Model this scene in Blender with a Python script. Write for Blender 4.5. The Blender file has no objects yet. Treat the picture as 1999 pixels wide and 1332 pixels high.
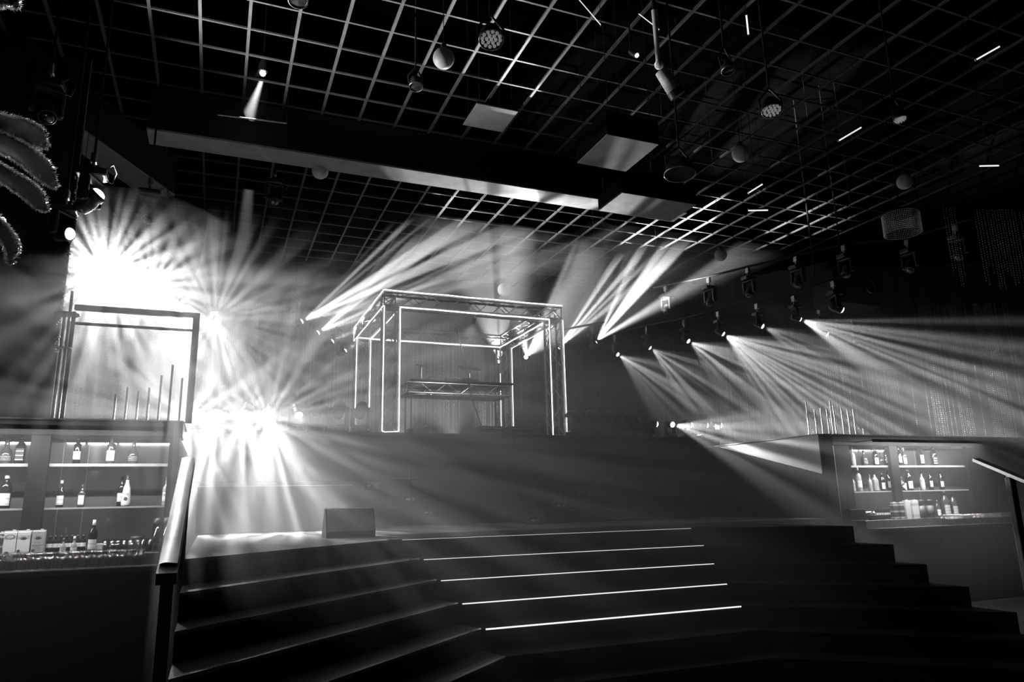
import bpy, math, random
from mathutils import Vector, Matrix
random.seed(7)
SC = bpy.context.scene
COL = SC.collection

# ---------------------------------------------------------------- camera, world, exposure
CAM_R = ((0.92586, -0.06365, -0.37247), (-0.37720, -0.21239, -0.90144), (-0.02173, 0.97511, -0.22065))
_c = [Vector((CAM_R[0][i], CAM_R[1][i], CAM_R[2][i])).normalized() for i in range(3)]
_c[1] = (_c[1] - _c[1].dot(_c[0]) * _c[0]).normalized()
_c[2] = _c[0].cross(_c[1])
CAM_POS = Vector((0, 0, 1.6))
FPX = 1399.71
cam_data = bpy.data.cameras.new('camera')
cam_data.sensor_width = 36.0
cam_data.lens = FPX / 1999 * 36.0
cam_data.clip_start = 0.05
cam_data.clip_end = 200
cam = bpy.data.objects.new('camera', cam_data)
COL.objects.link(cam)
cam.matrix_world = Matrix(((_c[0][0], _c[1][0], _c[2][0], CAM_POS[0]),
                           (_c[0][1], _c[1][1], _c[2][1], CAM_POS[1]),
                           (_c[0][2], _c[1][2], _c[2][2], CAM_POS[2]), (0, 0, 0, 1)))
SC.camera = cam


def _ray(x, y):
    return _c[0] * (x - 999.5) - _c[1] * (y - 666.0) - _c[2] * FPX


def at_y(x, y, Y):
    d = _ray(x, y); return CAM_POS + d * (Y / d.y)


def at_z(x, y, Z):
    d = _ray(x, y); return CAM_POS + d * ((Z - 1.6) / d.z)


def at_x(x, y, X):
    d = _ray(x, y); return CAM_POS + d * (X / d.x)


def at_d(x, y, D):
    return CAM_POS + _ray(x, y) * (D / FPX)


HAZE = 0.055
HAZE_G = 0.3
w = bpy.data.worlds.new('hall_air')
SC.world = w
w.use_nodes = True
nt = w.node_tree
nt.nodes.clear()
wo = nt.nodes.new('ShaderNodeOutputWorld')
wb = nt.nodes.new('ShaderNodeBackground')
wb.inputs['Color'].default_value = (0, 0, 0, 1)
wb.inputs['Strength'].default_value = 0.0
nt.links.new(wb.outputs[0], wo.inputs['Surface'])
SC.view_settings.view_transform = 'Standard'
SC.view_settings.look = 'None'
SC.view_settings.gamma = 1.0
SC.view_settings.use_curve_mapping = False
SC.view_settings.exposure = 0.0
cy = SC.cycles
cy.max_bounces = 4
cy.diffuse_bounces = 1
cy.glossy_bounces = 2
cy.transmission_bounces = 4
cy.volume_bounces = 0
cy.transparent_max_bounces = 24
cy.caustics_reflective = False
cy.caustics_refractive = False
cy.sample_clamp_indirect = 2.0
cy.use_light_tree = True


# ---------------------------------------------------------------- stage light beams
def beam(name, pos, aim, watts, cone=55, blend=0.35, seed=0.0, freq=9.0, cut=0.46, soft=0.16, floor=0.03,
         freq2=2.0, roll=None, radius=0.03, parent=None, spokes=0.0):
    """a spot lamp with a gobo wheel: bright sheets across its local x axis"""
    ld = bpy.data.lights.new(name, 'SPOT')
    ld.energy = watts
    ld.spot_size = math.radians(cone)
    ld.spot_blend = blend
    ld.shadow_soft_size = radius
    o = bpy.data.objects.new(name, ld)
    COL.objects.link(o)
    z = -Vector(aim).normalized()
    # local x lies in the fan: perpendicular to the aim, in the plane of the viewers' wall
    up = Vector(roll) if roll is not None else Vector((0, 1, 0))
    y = (up - up.dot(z) * z).normalized()
    x = y.cross(z).normalized()
    o.matrix_world = Matrix(((x[0], y[0], z[0], pos[0]), (x[1], y[1], z[1], pos[1]), (x[2], y[2], z[2], pos[2]), (0, 0, 0, 1)))
    ld.use_nodes = True
    t = ld.node_tree
    t.nodes.clear()
    out = t.nodes.new('ShaderNodeOutputLight')
    em = t.nodes.new('ShaderNodeEmission')
    t.links.new(em.outputs[0], out.inputs[0])
    if freq > 0:
        tc = t.nodes.new('ShaderNodeTexCoord')
        sp = t.nodes.new('ShaderNodeSeparateXYZ')
        t.links.new(tc.outputs['Normal'], sp.inputs[0])
        ab = t.nodes.new('ShaderNodeMath'); ab.operation = 'ABSOLUTE'
        t.links.new(sp.outputs[2], ab.inputs[0])
        dv = []
        for k in (0, 1):
            m = t.nodes.new('ShaderNodeMath'); m.operation = 'DIVIDE'
            t.links.new(sp.outputs[k], m.inputs[0]); t.links.new(ab.outputs[0], m.inputs[1])
            s = t.nodes.new('ShaderNodeMath'); s.operation = 'MULTIPLY_ADD'
            t.links.new(m.outputs[0], s.inputs[0])
            s.inputs[1].default_value = (freq, freq2)[k]
            s.inputs[2].default_value = seed * (3.17, 1.31)[k]
            dv.append(s)
        cb = t.nodes.new('ShaderNodeCombineXYZ')
        t.links.new(dv[0].outputs[0], cb.inputs[0]); t.links.new(dv[1].outputs[0], cb.inputs[1])
        nz = t.nodes.new('ShaderNodeTexNoise')
        nz.noise_dimensions = '2D'
        nz.inputs['Scale'].default_value = 1.0
        nz.inputs['Detail'].default_value = 1.5
        if spokes:
            at = t.nodes.new('ShaderNodeMath'); at.operation = 'ARCTAN2'
            t.links.new(sp.outputs[1], at.inputs[0]); t.links.new(sp.outputs[0], at.inputs[1])
            ma = t.nodes.new('ShaderNodeMath'); ma.operation = 'MULTIPLY_ADD'
            t.links.new(at.outputs[0], ma.inputs[0]); ma.inputs[1].default_value = spokes; ma.inputs[2].default_value = seed * 5.3
            t.links.new(ma.outputs[0], cb.inputs[0]); cb.inputs[1].default_value = 0.0
            for lk in list(cb.inputs[1].links):
                t.links.remove(lk)
        t.links.new(cb.outputs[0], nz.inputs['Vector'])
        mr = t.nodes.new('ShaderNodeMapRange')
        mr.interpolation_type = 'SMOOTHSTEP'
        mr.inputs['From Min'].default_value = cut - soft / 2
        mr.inputs['From Max'].default_value = cut + soft
        mr.inputs['To Min'].default_value = floor
        mr.inputs['To Max'].default_value = 1.0
        t.links.new(nz.outputs[0], mr.inputs['Value'])
        t.links.new(mr.outputs[0], em.inputs['Strength'])
    if parent is not None:
        o.parent = parent
        o.matrix_parent_inverse = Matrix.Translation(-Vector(parent.location))
    return o


# ---------------------------------------------------------------- mesh helpers
class MB:
    def __init__(s):
        s.v = []; s.f = []; s.m = []; s.sm = []

    def add(s, vs, fs, mi=0, smooth=False):
        b = len(s.v)
        s.v.extend(tuple(v) for v in vs)
        s.f.extend(tuple(i + b for i in f) for f in fs)
        s.m.extend([mi] * len(fs)); s.sm.extend([smooth] * len(fs))
        return s

    def box(s, lo, hi, mi=0):
        x0, y0, z0 = lo; x1, y1, z1 = hi
        return s.add([(x0, y0, z0), (x1, y0, z0), (x1, y1, z0), (x0, y1, z0), (x0, y0, z1), (x1, y0, z1), (x1, y1, z1), (x0, y1, z1)],
                     [(0, 3, 2, 1), (4, 5, 6, 7), (0, 1, 5, 4), (1, 2, 6, 5), (2, 3, 7, 6), (3, 0, 4, 7)], mi)

    def bbox(s, lo, hi, b=0.01, mi=0):
        """box with chamfered edges"""
        x0, y0, z0 = lo; x1, y1, z1 = hi
        b = min(b, (x1 - x0) / 3, (y1 - y0) / 3, (z1 - z0) / 3)
        vs = []
        for z, c in ((z0, b), (z0 + b, 0), (z1 - b, 0), (z1, b)):
            a0, a1, c0, c1 = x0 + c, x1 - c, y0 + c, y1 - c
            vs += [(a0 + b, c0, z), (a1 - b, c0, z), (a1, c0 + b, z), (a1, c1 - b, z), (a1 - b, c1, z), (a0 + b, c1, z), (a0, c1 - b, z), (a0, c0 + b, z)]
        fs = [tuple(range(7, -1, -1)), tuple(range(24, 32))]
        for k in range(3):
            for i in range(8):
                j = (i + 1) % 8
                fs.append((k * 8 + i, k * 8 + j, k * 8 + 8 + j, k * 8 + 8 + i))
        return s.add(vs, fs, mi)

    def obar(s, p0, p1, w, h, up=(0, 0, 1), mi=0):
        """rectangular bar from p0 to p1, w across, h along up"""
        p0 = Vector(p0); p1 = Vector(p1); d = (p1 - p0).normalized(); up = Vector(up)
        x = d.cross(up)
        if x.length < 1e-4:
            x = d.cross(Vector((1, 0, 0)))
        x.normalize(); u = x.cross(d).normalized()
        vs = []
        for p in (p0, p1):
            for a, b in ((-1, -1), (1, -1), (1, 1), (-1, 1)):
                vs.append(p + x * (a * w / 2) + u * (b * h / 2))
        return s.add(vs, [(3, 2, 1, 0), (4, 5, 6, 7), (0, 1, 5, 4), (1, 2, 6, 5), (2, 3, 7, 6), (3, 0, 4, 7)], mi)

    def cyl(s, p0, p1, r0, r1=None, n=10, cap=True, mi=0):
        p0 = Vector(p0); p1 = Vector(p1); r1 = r0 if r1 is None else r1
        d = (p1 - p0).normalized()
        a = d.cross(Vector((0, 0, 1)))
        if a.length < 1e-3:
            a = Vector((1, 0, 0))
        a.normalize(); b = d.cross(a)
        vs = []
        for p, r in ((p0, r0), (p1, r1)):
            for i in range(n):
                t = 2 * math.pi * i / n
                vs.append(p + a * (r * math.cos(t)) + b * (r * math.sin(t)))
        s.add(vs, [(i, (i + 1) % n, n + (i + 1) % n, n + i) for i in range(n)], mi, True)
        if cap:
            s.add(vs[:n], [tuple(range(n - 1, -1, -1))], mi); s.add(vs[n:], [tuple(range(n))], mi)
        return s

    def tube(s, pts, r, n=6, mi=0):
        pts = [Vector(p) for p in pts]
        rs = r if isinstance(r, (list, tuple)) else [r] * len(pts)
        vs = []
        a = None
        for k, p in enumerate(pts):
            d = (pts[min(k + 1, len(pts) - 1)] - pts[max(k - 1, 0)]).normalized()
            if a is None:
                a = d.cross(Vector((0, 0, 1)))
                if a.length < 1e-3:
                    a = Vector((1, 0, 0))
            a = (a - a.dot(d) * d).normalized(); b = d.cross(a)
            for i in range(n):
                t = 2 * math.pi * i / n
                vs.append(p + a * (rs[k] * math.cos(t)) + b * (rs[k] * math.sin(t)))
        fs = [(k * n + i, k * n + (i + 1) % n, (k + 1) * n + (i + 1) % n, (k + 1) * n + i) for k in range(len(pts) - 1) for i in range(n)]
        s.add(vs, fs, mi, True)
        s.add(vs[:n], [tuple(range(n - 1, -1, -1))], mi); s.add(vs[-n:], [tuple(range(n))], mi)
        return s

    def lathe(s, prof, n=16, o=(0, 0, 0), mi=0, mat=None, smooth=True):
        """profile of (r, z); closed at r = 0"""
        vs = []; o = Vector(o)
        for r, z in prof:
            for i in range(n):
                t = 2 * math.pi * i / n
                p = Vector((r * math.cos(t), r * math.sin(t), z))
                vs.append((mat @ p if mat else p) + o)
        fs = [(k * n + i, k * n + (i + 1) % n, (k + 1) * n + (i + 1) % n, (k + 1) * n + i) for k in range(len(prof) - 1) for i in range(n)]
        return s.add(vs, fs, mi, smooth)

    def ball(s, c, r, n=14, m=8, mi=0):
        return s.lathe([(max(1e-4, r * math.sin(math.pi * k / m)), -r * math.cos(math.pi * k / m)) for k in range(m + 1)], n, c, mi)

    def prism(s, poly, z0, z1, mi=0):
        n = len(poly)
        vs = [(x, y, z0) for x, y in poly] + [(x, y, z1) for x, y in poly]
        return s.add(vs, [tuple(range(n - 1, -1, -1)), tuple(range(n, 2 * n))] + [(i, (i + 1) % n, n + (i + 1) % n, n + i) for i in range(n)], mi)

    def octa(s, c, r, h=None, mi=0):
        x, y, z = c; h = r if h is None else h
        return s.add([(x + r, y, z), (x, y + r, z), (x - r, y, z), (x, y - r, z), (x, y, z + h), (x, y, z - h)],
                     [(0, 1, 4), (1, 2, 4), (2, 3, 4), (3, 0, 4), (1, 0, 5), (2, 1, 5), (3, 2, 5), (0, 3, 5)], mi, True)

    def mesh(s, name, mats, off=(0, 0, 0)):
        me = bpy.data.meshes.new(name)
        ox, oy, oz = off
        me.from_pydata([(x - ox, y - oy, z - oz) for x, y, z in s.v], [], s.f)
        for m in (mats if isinstance(mats, (list, tuple)) else [mats]):
            me.materials.append(m)
        me.polygons.foreach_set('material_index', s.m)
        me.polygons.foreach_set('use_smooth', s.sm)
        me.update()
        return me


def put(name, me, parent=None, mat=None):
    o = bpy.data.objects.new(name, me)
    COL.objects.link(o)
    if parent is not None:
        o.parent = parent
    if mat is not None:
        o.matrix_local = mat
    return o


def thing(name, label, cat, loc=(0, 0, 0), rz=0.0, group=None):
    o = bpy.data.objects.new(name, None)
    o.empty_display_size = 0.1
    COL.objects.link(o)
    o.location = loc; o.rotation_euler = (0, 0, rz)
    o['label'] = label; o['category'] = cat
    if group:
        o['group'] = group
    return o


def part(name, mb, mats, parent, label=None, world=True):
    """geometry in world coordinates (world=True) under a thing that is not rotated, or in the thing's own frame"""
    off = (0, 0, 0)
    if world:
        p = parent
        while p is not None and off == (0, 0, 0):
            off = tuple(p.location); p = p.parent
    o = put(name, mb.mesh(name, mats, off), parent)
    if label:
        o['label'] = label
    return o


def solo(name, mb, mats, label, cat, loc=(0, 0, 0), group=None, kind=None):
    o = put(name, mb.mesh(name, mats, loc)); o.location = loc
    o['label'] = label; o['category'] = cat
    if group:
        o['group'] = group
    if kind:
        o['kind'] = kind
    return o


def struct(name, mb, mats):
    o = put(name, mb.mesh(name, mats)); o['kind'] = 'structure'
    return o


def dup(root, loc, label=None, group=None, rz=None):
    r = root.copy(); COL.objects.link(r); r.location = loc
    if rz is not None:
        r.rotation_euler = (0, 0, rz)
    if label:
        r['label'] = label
    if group:
        r['group'] = group
    for ch in list(root.children):
        c = ch.copy(); COL.objects.link(c); c.parent = r
        for g in ch.children:
            d = g.copy(); COL.objects.link(d); d.parent = c
    return r


# ---------------------------------------------------------------- materials
def mat(name, v, rough=0.6, metal=0.0, var=0.25, scale=12.0, bump=0.0, emit=0.0, spec=0.5, lit=True):
    m = bpy.data.materials.new(name)
    m.use_nodes = True
    t = m.node_tree
    p = t.nodes['Principled BSDF']
    p.inputs['Roughness'].default_value = rough
    p.inputs['Metallic'].default_value = metal
    p.inputs['Specular IOR Level'].default_value = spec
    tc = t.nodes.new('ShaderNodeTexCoord')
    nz = t.nodes.new('ShaderNodeTexNoise')
    nz.inputs['Scale'].default_value = scale
    nz.inputs['Detail'].default_value = 3.0
    t.links.new(tc.outputs['Object'], nz.inputs['Vector'])
    mr = t.nodes.new('ShaderNodeMapRange')
    mr.inputs['From Min'].default_value = 0.3; mr.inputs['From Max'].default_value = 0.7
    mr.inputs['To Min'].default_value = v * (1 - var); mr.inputs['To Max'].default_value = min(1, v * (1 + var))
    t.links.new(nz.outputs[0], mr.inputs[0])
    cc = t.nodes.new('ShaderNodeCombineColor')
    for k in range(3):
        t.links.new(mr.outputs[0], cc.inputs[k])
    t.links.new(cc.outputs[0], p.inputs['Base Color'])
    if bump:
        b = t.nodes.new('ShaderNodeBump'); b.inputs['Strength'].default_value = bump; b.inputs['Distance'].default_value = 0.01
        t.links.new(nz.outputs[0], b.inputs['Height']); t.links.new(b.outputs[0], p.inputs['Normal'])
    if emit:
        p.inputs['Emission Color'].default_value = (1, 1, 1, 1)
        p.inputs['Emission Strength'].default_value = emit
        if not lit:
            m.cycles.emission_sampling = 'NONE'
    return m


def clear_glass(name, tint=0.88, refl=0.4):
    m = bpy.data.materials.new(name)
    m.use_nodes = True
    t = m.node_tree
    t.nodes.clear()
    o = t.nodes.new('ShaderNodeOutputMaterial')
    tr = t.nodes.new('ShaderNodeBsdfTransparent'); tr.inputs[0].default_value = (tint, tint, tint, 1)
    gl = t.nodes.new('ShaderNodeBsdfGlossy'); gl.inputs['Roughness'].default_value = 0.05
    lw = t.nodes.new('ShaderNodeLayerWeight'); lw.inputs[0].default_value = refl
    mx = t.nodes.new('ShaderNodeMixShader')
    t.links.new(lw.outputs['Facing'], mx.inputs[0])
    t.links.new(tr.outputs[0], mx.inputs[1]); t.links.new(gl.outputs[0], mx.inputs[2])
    t.links.new(mx.outputs[0], o.inputs[0])
    return m


def printed(name, v, ink, lines=14.0):
    """paper label with bands of print"""
    m = mat(name, v, 0.55, 0, 0.05)
    t = m.node_tree
    p = t.nodes['Principled BSDF']
    tc = t.nodes.new('ShaderNodeTexCoord')
    sx = t.nodes.new('ShaderNodeSeparateXYZ'); t.links.new(tc.outputs['Generated'], sx.inputs[0])
    wv_ = t.nodes.new('ShaderNodeMath'); wv_.operation = 'SINE'
    ml = t.nodes.new('ShaderNodeMath'); ml.operation = 'MULTIPLY'; ml.inputs[1].default_value = lines
    t.links.new(sx.outputs[2], ml.inputs[0]); t.links.new(ml.outputs[0], wv_.inputs[0])
    nz = t.nodes.new('ShaderNodeTexNoise'); nz.inputs['Scale'].default_value = 9
    t.links.new(tc.outputs['Generated'], nz.inputs['Vector'])
    md = t.nodes.new('ShaderNodeMath'); md.operation = 'MULTIPLY'
    t.links.new(wv_.outputs[0], md.inputs[0]); t.links.new(nz.outputs[0], md.inputs[1])
    mr = t.nodes.new('ShaderNodeMapRange')
    mr.inputs['From Min'].default_value = 0.3; mr.inputs['From Max'].default_value = 0.42
    mr.inputs['To Min'].default_value = v; mr.inputs['To Max'].default_value = ink
    t.links.new(md.outputs[0], mr.inputs[0])
    cc = t.nodes.new('ShaderNodeCombineColor')
    for k in range(3):
        t.links.new(mr.outputs[0], cc.inputs[k])
    t.links.new(cc.outputs[0], p.inputs['Base Color'])
    return m


M_BLACK = mat('black_paint', 0.010, 0.6, spec=0.2)
M_WALL = mat('black_wall_paint', 0.003, 0.95, scale=3, spec=0.03)
M_FLOOR = mat('dance_floor_vinyl', 0.010, 0.6, scale=2, spec=0.2)
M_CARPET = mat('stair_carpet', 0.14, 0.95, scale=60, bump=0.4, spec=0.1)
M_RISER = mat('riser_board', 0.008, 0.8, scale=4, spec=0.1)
M_STAGE = mat('stage_fascia', 0.006, 0.7, scale=3, spec=0.15)
M_BODY = mat('black_housing', 0.02, 0.4)
M_CAB = mat('black_cabinet', 0.005, 0.9, spec=0.06)
M_STEEL = mat('brushed_steel', 0.55, 0.32, 1.0, scale=30)
M_ALU = mat('truss_aluminium', 0.6, 0.35, 0.85, scale=25)
M_LED = mat('led_strip', 0.8, 0.5, emit=3.5)
M_NOSE = mat('step_led', 0.8, 0.5, emit=1.1)
M_LENS = mat('lit_lens', 0.9, 0.2, emit=6.0, lit=False)
M_LENSGLINT = mat('painted_lens_glint', 0.6, 0.2, emit=0.12, lit=False)  # glow put in for reflected glints on the lenses
M_DARKLENS = mat('dark_lens', 0.03, 0.08, spec=1.0)
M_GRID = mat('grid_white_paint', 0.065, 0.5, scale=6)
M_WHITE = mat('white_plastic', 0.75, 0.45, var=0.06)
M_SOFFIT = mat('pale_soffit_board', 0.34, 0.8, var=0.15, scale=4)
M_TRIM = mat('pale_edge_trim', 0.35, 0.4)
M_BEAD = mat('bead_chain', 0.85, 0.3, 0.6, var=0.3, scale=40)
M_CURT = mat('grey_backdrop_cloth', 0.014, 0.9, scale=8)
M_DRAPE = mat('black_drape', 0.015, 0.95, scale=8, spec=0.1)
M_FOIL = mat('tinsel_foil', 0.9, 0.35, 0.4, var=0.3, scale=200)
M_LEAFCORE = mat('dark_frond', 0.012, 0.7)
M_BARTOP = mat('bar_counter', 0.08, 0.35)
M_BARWOOD = mat('bar_cabinet', 0.01, 0.6, spec=0.15)
M_SHELF = mat('shelf_glass_edge', 0.3, 0.25, var=0.1)
M_GLASS = clear_glass('clear_glass')
M_BOTDARK = mat('dark_bottle_glass', 0.012, 0.08, spec=0.9)
M_BOTMID = mat('amber_bottle_glass', 0.06, 0.08, spec=0.9)
M_BOTPALE = mat('pale_bottle_glass', 0.35, 0.1, spec=0.9)
M_BOTWHITE = mat('white_bottle', 0.8, 0.3, var=0.05)
M_CAPW = mat('silver_cap', 0.7, 0.3, 0.6)
M_CAPD = mat('dark_cap', 0.03, 0.4)
M_PAPER = printed('white_label_print', 0.8, 0.5)
M_PAPER2 = printed('grey_label_print', 0.5, 0.25, 20)
M_PAPERD = printed('dark_label_print', 0.05, 0.5, 18)
M_CARTON = printed('white_carton_print', 0.78, 0.5, 10)
M_CARTOND = printed('dark_carton_print', 0.07, 0.55, 16)
M_INK = mat('print_ink', 0.08, 0.6)
M_INKW = mat('white_ink', 0.85, 0.6)
M_LEATHER = mat('rail_padding', 0.68, 0.4, var=0.12, scale=5, bump=0.25)
M_LIQ = mat('pale_liquid', 0.4, 0.2)
M_INDIC = mat('indicator_light', 0.8, 0.5, emit=0.6, lit=False)
M_SCREENBACK = mat('laptop_shell', 0.06, 0.35, 0.3)


def mirror_mat():
    m = mat('smoked_mirror', 0.35, 0.06, 1.0, var=0.08, scale=3)
    t = m.node_tree
    p = t.nodes['Principled BSDF']
    o = [n for n in t.nodes if n.type == 'OUTPUT_MATERIAL'][0]
    d = t.nodes.new('ShaderNodeBsdfDiffuse'); d.inputs[0].default_value = (0.3, 0.3, 0.3, 1)
    mx = t.nodes.new('ShaderNodeMixShader'); mx.inputs[0].default_value = 0.35
    t.links.new(p.outputs[0], mx.inputs[1]); t.links.new(d.outputs[0], mx.inputs[2])
    t.links.new(mx.outputs[0], o.inputs[0])
    return m


M_MIRROR = mirror_mat()

# ---------------------------------------------------------------- the hall
struct('floor', MB().box((-6, -5, -0.12), (18, 20, 0)), M_FLOOR)
struct('ceiling', MB().box((-6, -5, 10.6), (18, 20, 10.8)), mat('black_ceiling_paint', 0.001, 1.0, spec=0.0))
struct('wall_back', MB().box((-6, 19, 0), (18, 19.2, 10.6)), M_WALL)
struct('wall_left', MB().box((-6.2, -5, 0), (-6, 19.2, 10.6)), M_WALL)
struct('wall_right', MB().box((18, -5, 0), (18.2, 19.2, 10.6)), M_WALL)
struct('wall_front', MB().box((-6.2, -5.2, 0), (18.2, -5, 10.6)), M_WALL)

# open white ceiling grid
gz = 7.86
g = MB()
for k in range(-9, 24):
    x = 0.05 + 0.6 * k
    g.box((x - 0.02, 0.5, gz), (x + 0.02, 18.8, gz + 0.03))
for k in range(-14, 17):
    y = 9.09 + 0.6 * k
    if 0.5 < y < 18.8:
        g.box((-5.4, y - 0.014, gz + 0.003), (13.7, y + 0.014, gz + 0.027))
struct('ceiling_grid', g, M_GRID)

# header across the hall in front of the stage: black fascia, pale underside
h = thing('ceiling_header', 'long dropped ceiling header with pale underside crossing the hall before the stage', 'ceiling beam', (2, 11.1, 7.1))
part('fascia', MB().box((-1.25, 10.93, 7.13), (8.3, 11.36, 7.84)), M_BLACK, h)
part('underside_board', MB().box((-1.25, 10.9, 7.1), (8.3, 11.38, 7.13)), M_SOFFIT, h, 'pale board underside')
d0, d1 = Vector((-2.9, 10.35, 7.1)), Vector((-1.2, 13.4, 7.1))
h = thing('ceiling_header', 'short diagonal ceiling header with pale underside behind the hanging lamps', 'ceiling beam', (-2, 12, 7.1))
part('fascia', MB().obar(d0 + Vector((0, 0, 0.37)), d1 + Vector((0, 0, 0.37)), 0.5, 0.7), M_BLACK, h)
part('underside_board', MB().obar(d0 + Vector((0, 0, 0.0)), d1, 0.52, 0.03), M_SOFFIT, h, 'pale board underside')

# ---------------------------------------------------------------- stage haze
def haze_mat(name, dens, g_):
    m = bpy.data.materials.new(name); m.use_nodes = True
    t = m.node_tree; t.nodes.clear()
    o = t.nodes.new('ShaderNodeOutputMaterial'); v = t.nodes.new('ShaderNodeVolumeScatter')
    v.inputs['Color'].default_value = (1, 1, 1, 1); v.inputs['Density'].default_value = dens; v.inputs['Anisotropy'].default_value = g_
    t.links.new(v.outputs[0], o.inputs['Volume'])
    m.cycles.homogeneous_volume = True; m.cycles.volume_sampling = 'EQUIANGULAR'
    return m


for x0, x1, hp, lab in (
    (-5.95, -0.32, [(7.7, 0.03), (18.95, 0.03), (18.95, 7.3), (12.0, 6.85), (10.4, 5.5), (8.8, 4.4), (5.6, 3.0), (6.6, 1.75), (7.6, 1.1)], 'thin stage haze over the left bar and the raised left lamps'),
    (-0.32, 6.6, [(5.0, 0.03), (18.95, 0.03), (18.95, 7.3), (12.0, 6.85), (10.4, 5.6), (8.8, 4.5), (5.0, 2.7)], 'thin stage haze over the stairs, the stage and the truss booth'),
    (6.6, 17.95, [(7.5, 0.03), (18.95, 0.03), (18.95, 7.3), (11.7, 7.05), (10.7, 6.5), (8.6, 5.1), (5.2, 2.8), (6.4, 1.6)], 'thin stage haze over the right bar and the raised right lamps')):
    m = MB(); n = len(hp)
    m.add([(x0, y, z) for y, z in hp] + [(x1, y, z) for y, z in hp], [tuple(range(n - 1, -1, -1)), tuple(range(n, 2 * n))] + [(i, (i + 1) % n, n + (i + 1) % n, n + i) for i in range(n)])
    solo('haze', m, haze_mat('thin_haze', HAZE, HAZE_G), lab, 'haze', ((x0 + x1) / 2, 12, 0.03), kind='stuff')
def puff(c, r, dens, lab):
    m = MB().lathe([(max(1e-3, math.sin(math.pi * k / 14)), -math.cos(math.pi * k / 14)) for k in range(15)], 24)
    m.v = [(c[0] + x * r[0], c[1] + y * r[1], c[2] + z * r[2]) for x, y, z in m.v]
    solo('haze', m, haze_mat('dense_haze', dens, 0.35), lab, 'haze', c, kind='stuff')


for k, nm in ((0.4, 'innermost'), (0.55, 'second'), (0.7, 'third'), (0.85, 'fourth'), (1.02, 'outermost')):  # shells of denser haze added to boost the glow of the lamps
    puff((-1.2, 11.0, 4.75), (1.7 * k, 2.0 * k, 1.15 * k), 0.024, 'added puff of haze swelling the glare of the raised left lamps, %s layer' % nm)
for k in (0.6, 1.1):
    puff((0.2, 11.4, 3.1), (2.2 * k, 1.2 * k, 1.4 * k), 0.014, 'bright haze over the flaring lamps of the left stage edge, %s shell' % {0.6: 'inner', 1.1: 'outer'}[k])

puff((0.19, 10.35, 7.64), (0.2, 0.2, 0.42), 0.10, 'thin wisp of haze around the small downlight before the long header')

# ---------------------------------------------------------------- sunken stair arena
def arena(y0):
    """front line of one step: diagonal left, straight middle, diagonal right"""
    xl = 1.69 + (7.23 - y0) * 0.318
    xr = 5.12 - (7.15 - y0) * 0.318
    dl = xl + 0.15
    dr = 6.4 - xr
    return [(-0.15, y0 - dl * 0.9), (xl, y0), (xr, y0 - 0.03), (6.4, y0 - 0.03 - dr * 0.9)]


st = thing('staircase', 'wide black carpeted staircase bending round the sunken dance floor', 'stairs', (3.4, 7, 0))
ZS = [1.28, 1.11, 0.94, 0.77, 0.60, 0.43, 0.26]
YS = [7.23, 6.60, 6.52, 6.18, 5.88, 5.58, 5.28]
YS = [7.17, 6.80, 6.53, 6.22, 5.91, 5.60, 5.29]
for k, (z, y) in enumerate(zip(ZS, YS)):
    a = arena(y)
    b = arena(YS[k - 1] + 0.05) if k else [(-0.15, 8.4), (1.7, 8.4), (5.1, 8.4), (6.4, 8.4)]
    poly = a + b[::-1]
    s = MB().prism(poly, 0, z - 0.02)
    part('step', s, M_RISER, st)
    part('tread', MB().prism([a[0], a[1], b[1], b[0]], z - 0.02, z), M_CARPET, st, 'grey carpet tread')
    part('tread', MB().prism([a[1], a[2], a[3], b[3], b[2], b[1]], z - 0.02, z), M_RISER, st, 'tread blackened for shade')  # middle and right treads coloured black where no light falls
for k in range(5):
    a = arena(YS[k])
    p0, p1 = Vector((a[1][0] + 0.04, a[1][1] - 0.006, ZS[k] - 0.008)), Vector((a[2][0], a[2][1] - 0.006, ZS[k] - 0.008))
    part('led_strip', MB().obar(p0, p1, 0.012, (0.002, 0.004, 0.006, 0.008, 0.011)[k]), M_NOSE, st, 'thin white light strip along the step edge')
    q = Vector((a[1][0], a[1][1], ZS[k])); dl = Vector((-1, -0.9, 0)).normalized()
    part('corner_trim', MB().obar(q + dl * 0.02 + Vector((0, 0, 0.004)), q + dl * 0.16 + Vector((0, 0, 0.004)), 0.02, 0.008), M_STEEL, st, 'small bright metal corner trim')

# platform between stairs and stage
struct('floor', MB().box((-0.15, 8.4, 0), (8.5, 11.75, 1.28)), M_CARPET)

# stage block
sg = thing('stage', 'tall black stage block with panelled front under the truss booth', 'stage', (4.3, 11.75, 0))
part('deck', MB().box((-0.75, 11.72, 2.74), (9.35, 18.9, 2.78)), M_BLACK, sg)
edges = [-0.7, 1.15, 3.0, 4.85, 6.7, 9.3]
for x0, x1 in zip(edges, edges[1:]):
    part('front_panel', MB().bbox((x0 + 0.004, 11.76, 0), (x1 - 0.004, 11.86, 2.0), 0.006), M_STAGE, sg)
    part('front_panel', MB().bbox((x0 + 0.004, 11.76, 2.006), (x1 - 0.004, 11.86, 2.73), 0.006), M_STAGE, sg)
part('body', MB().box((-0.7, 11.87, 0), (9.3, 18.85, 2.735)), M_BLACK, sg)
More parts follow.
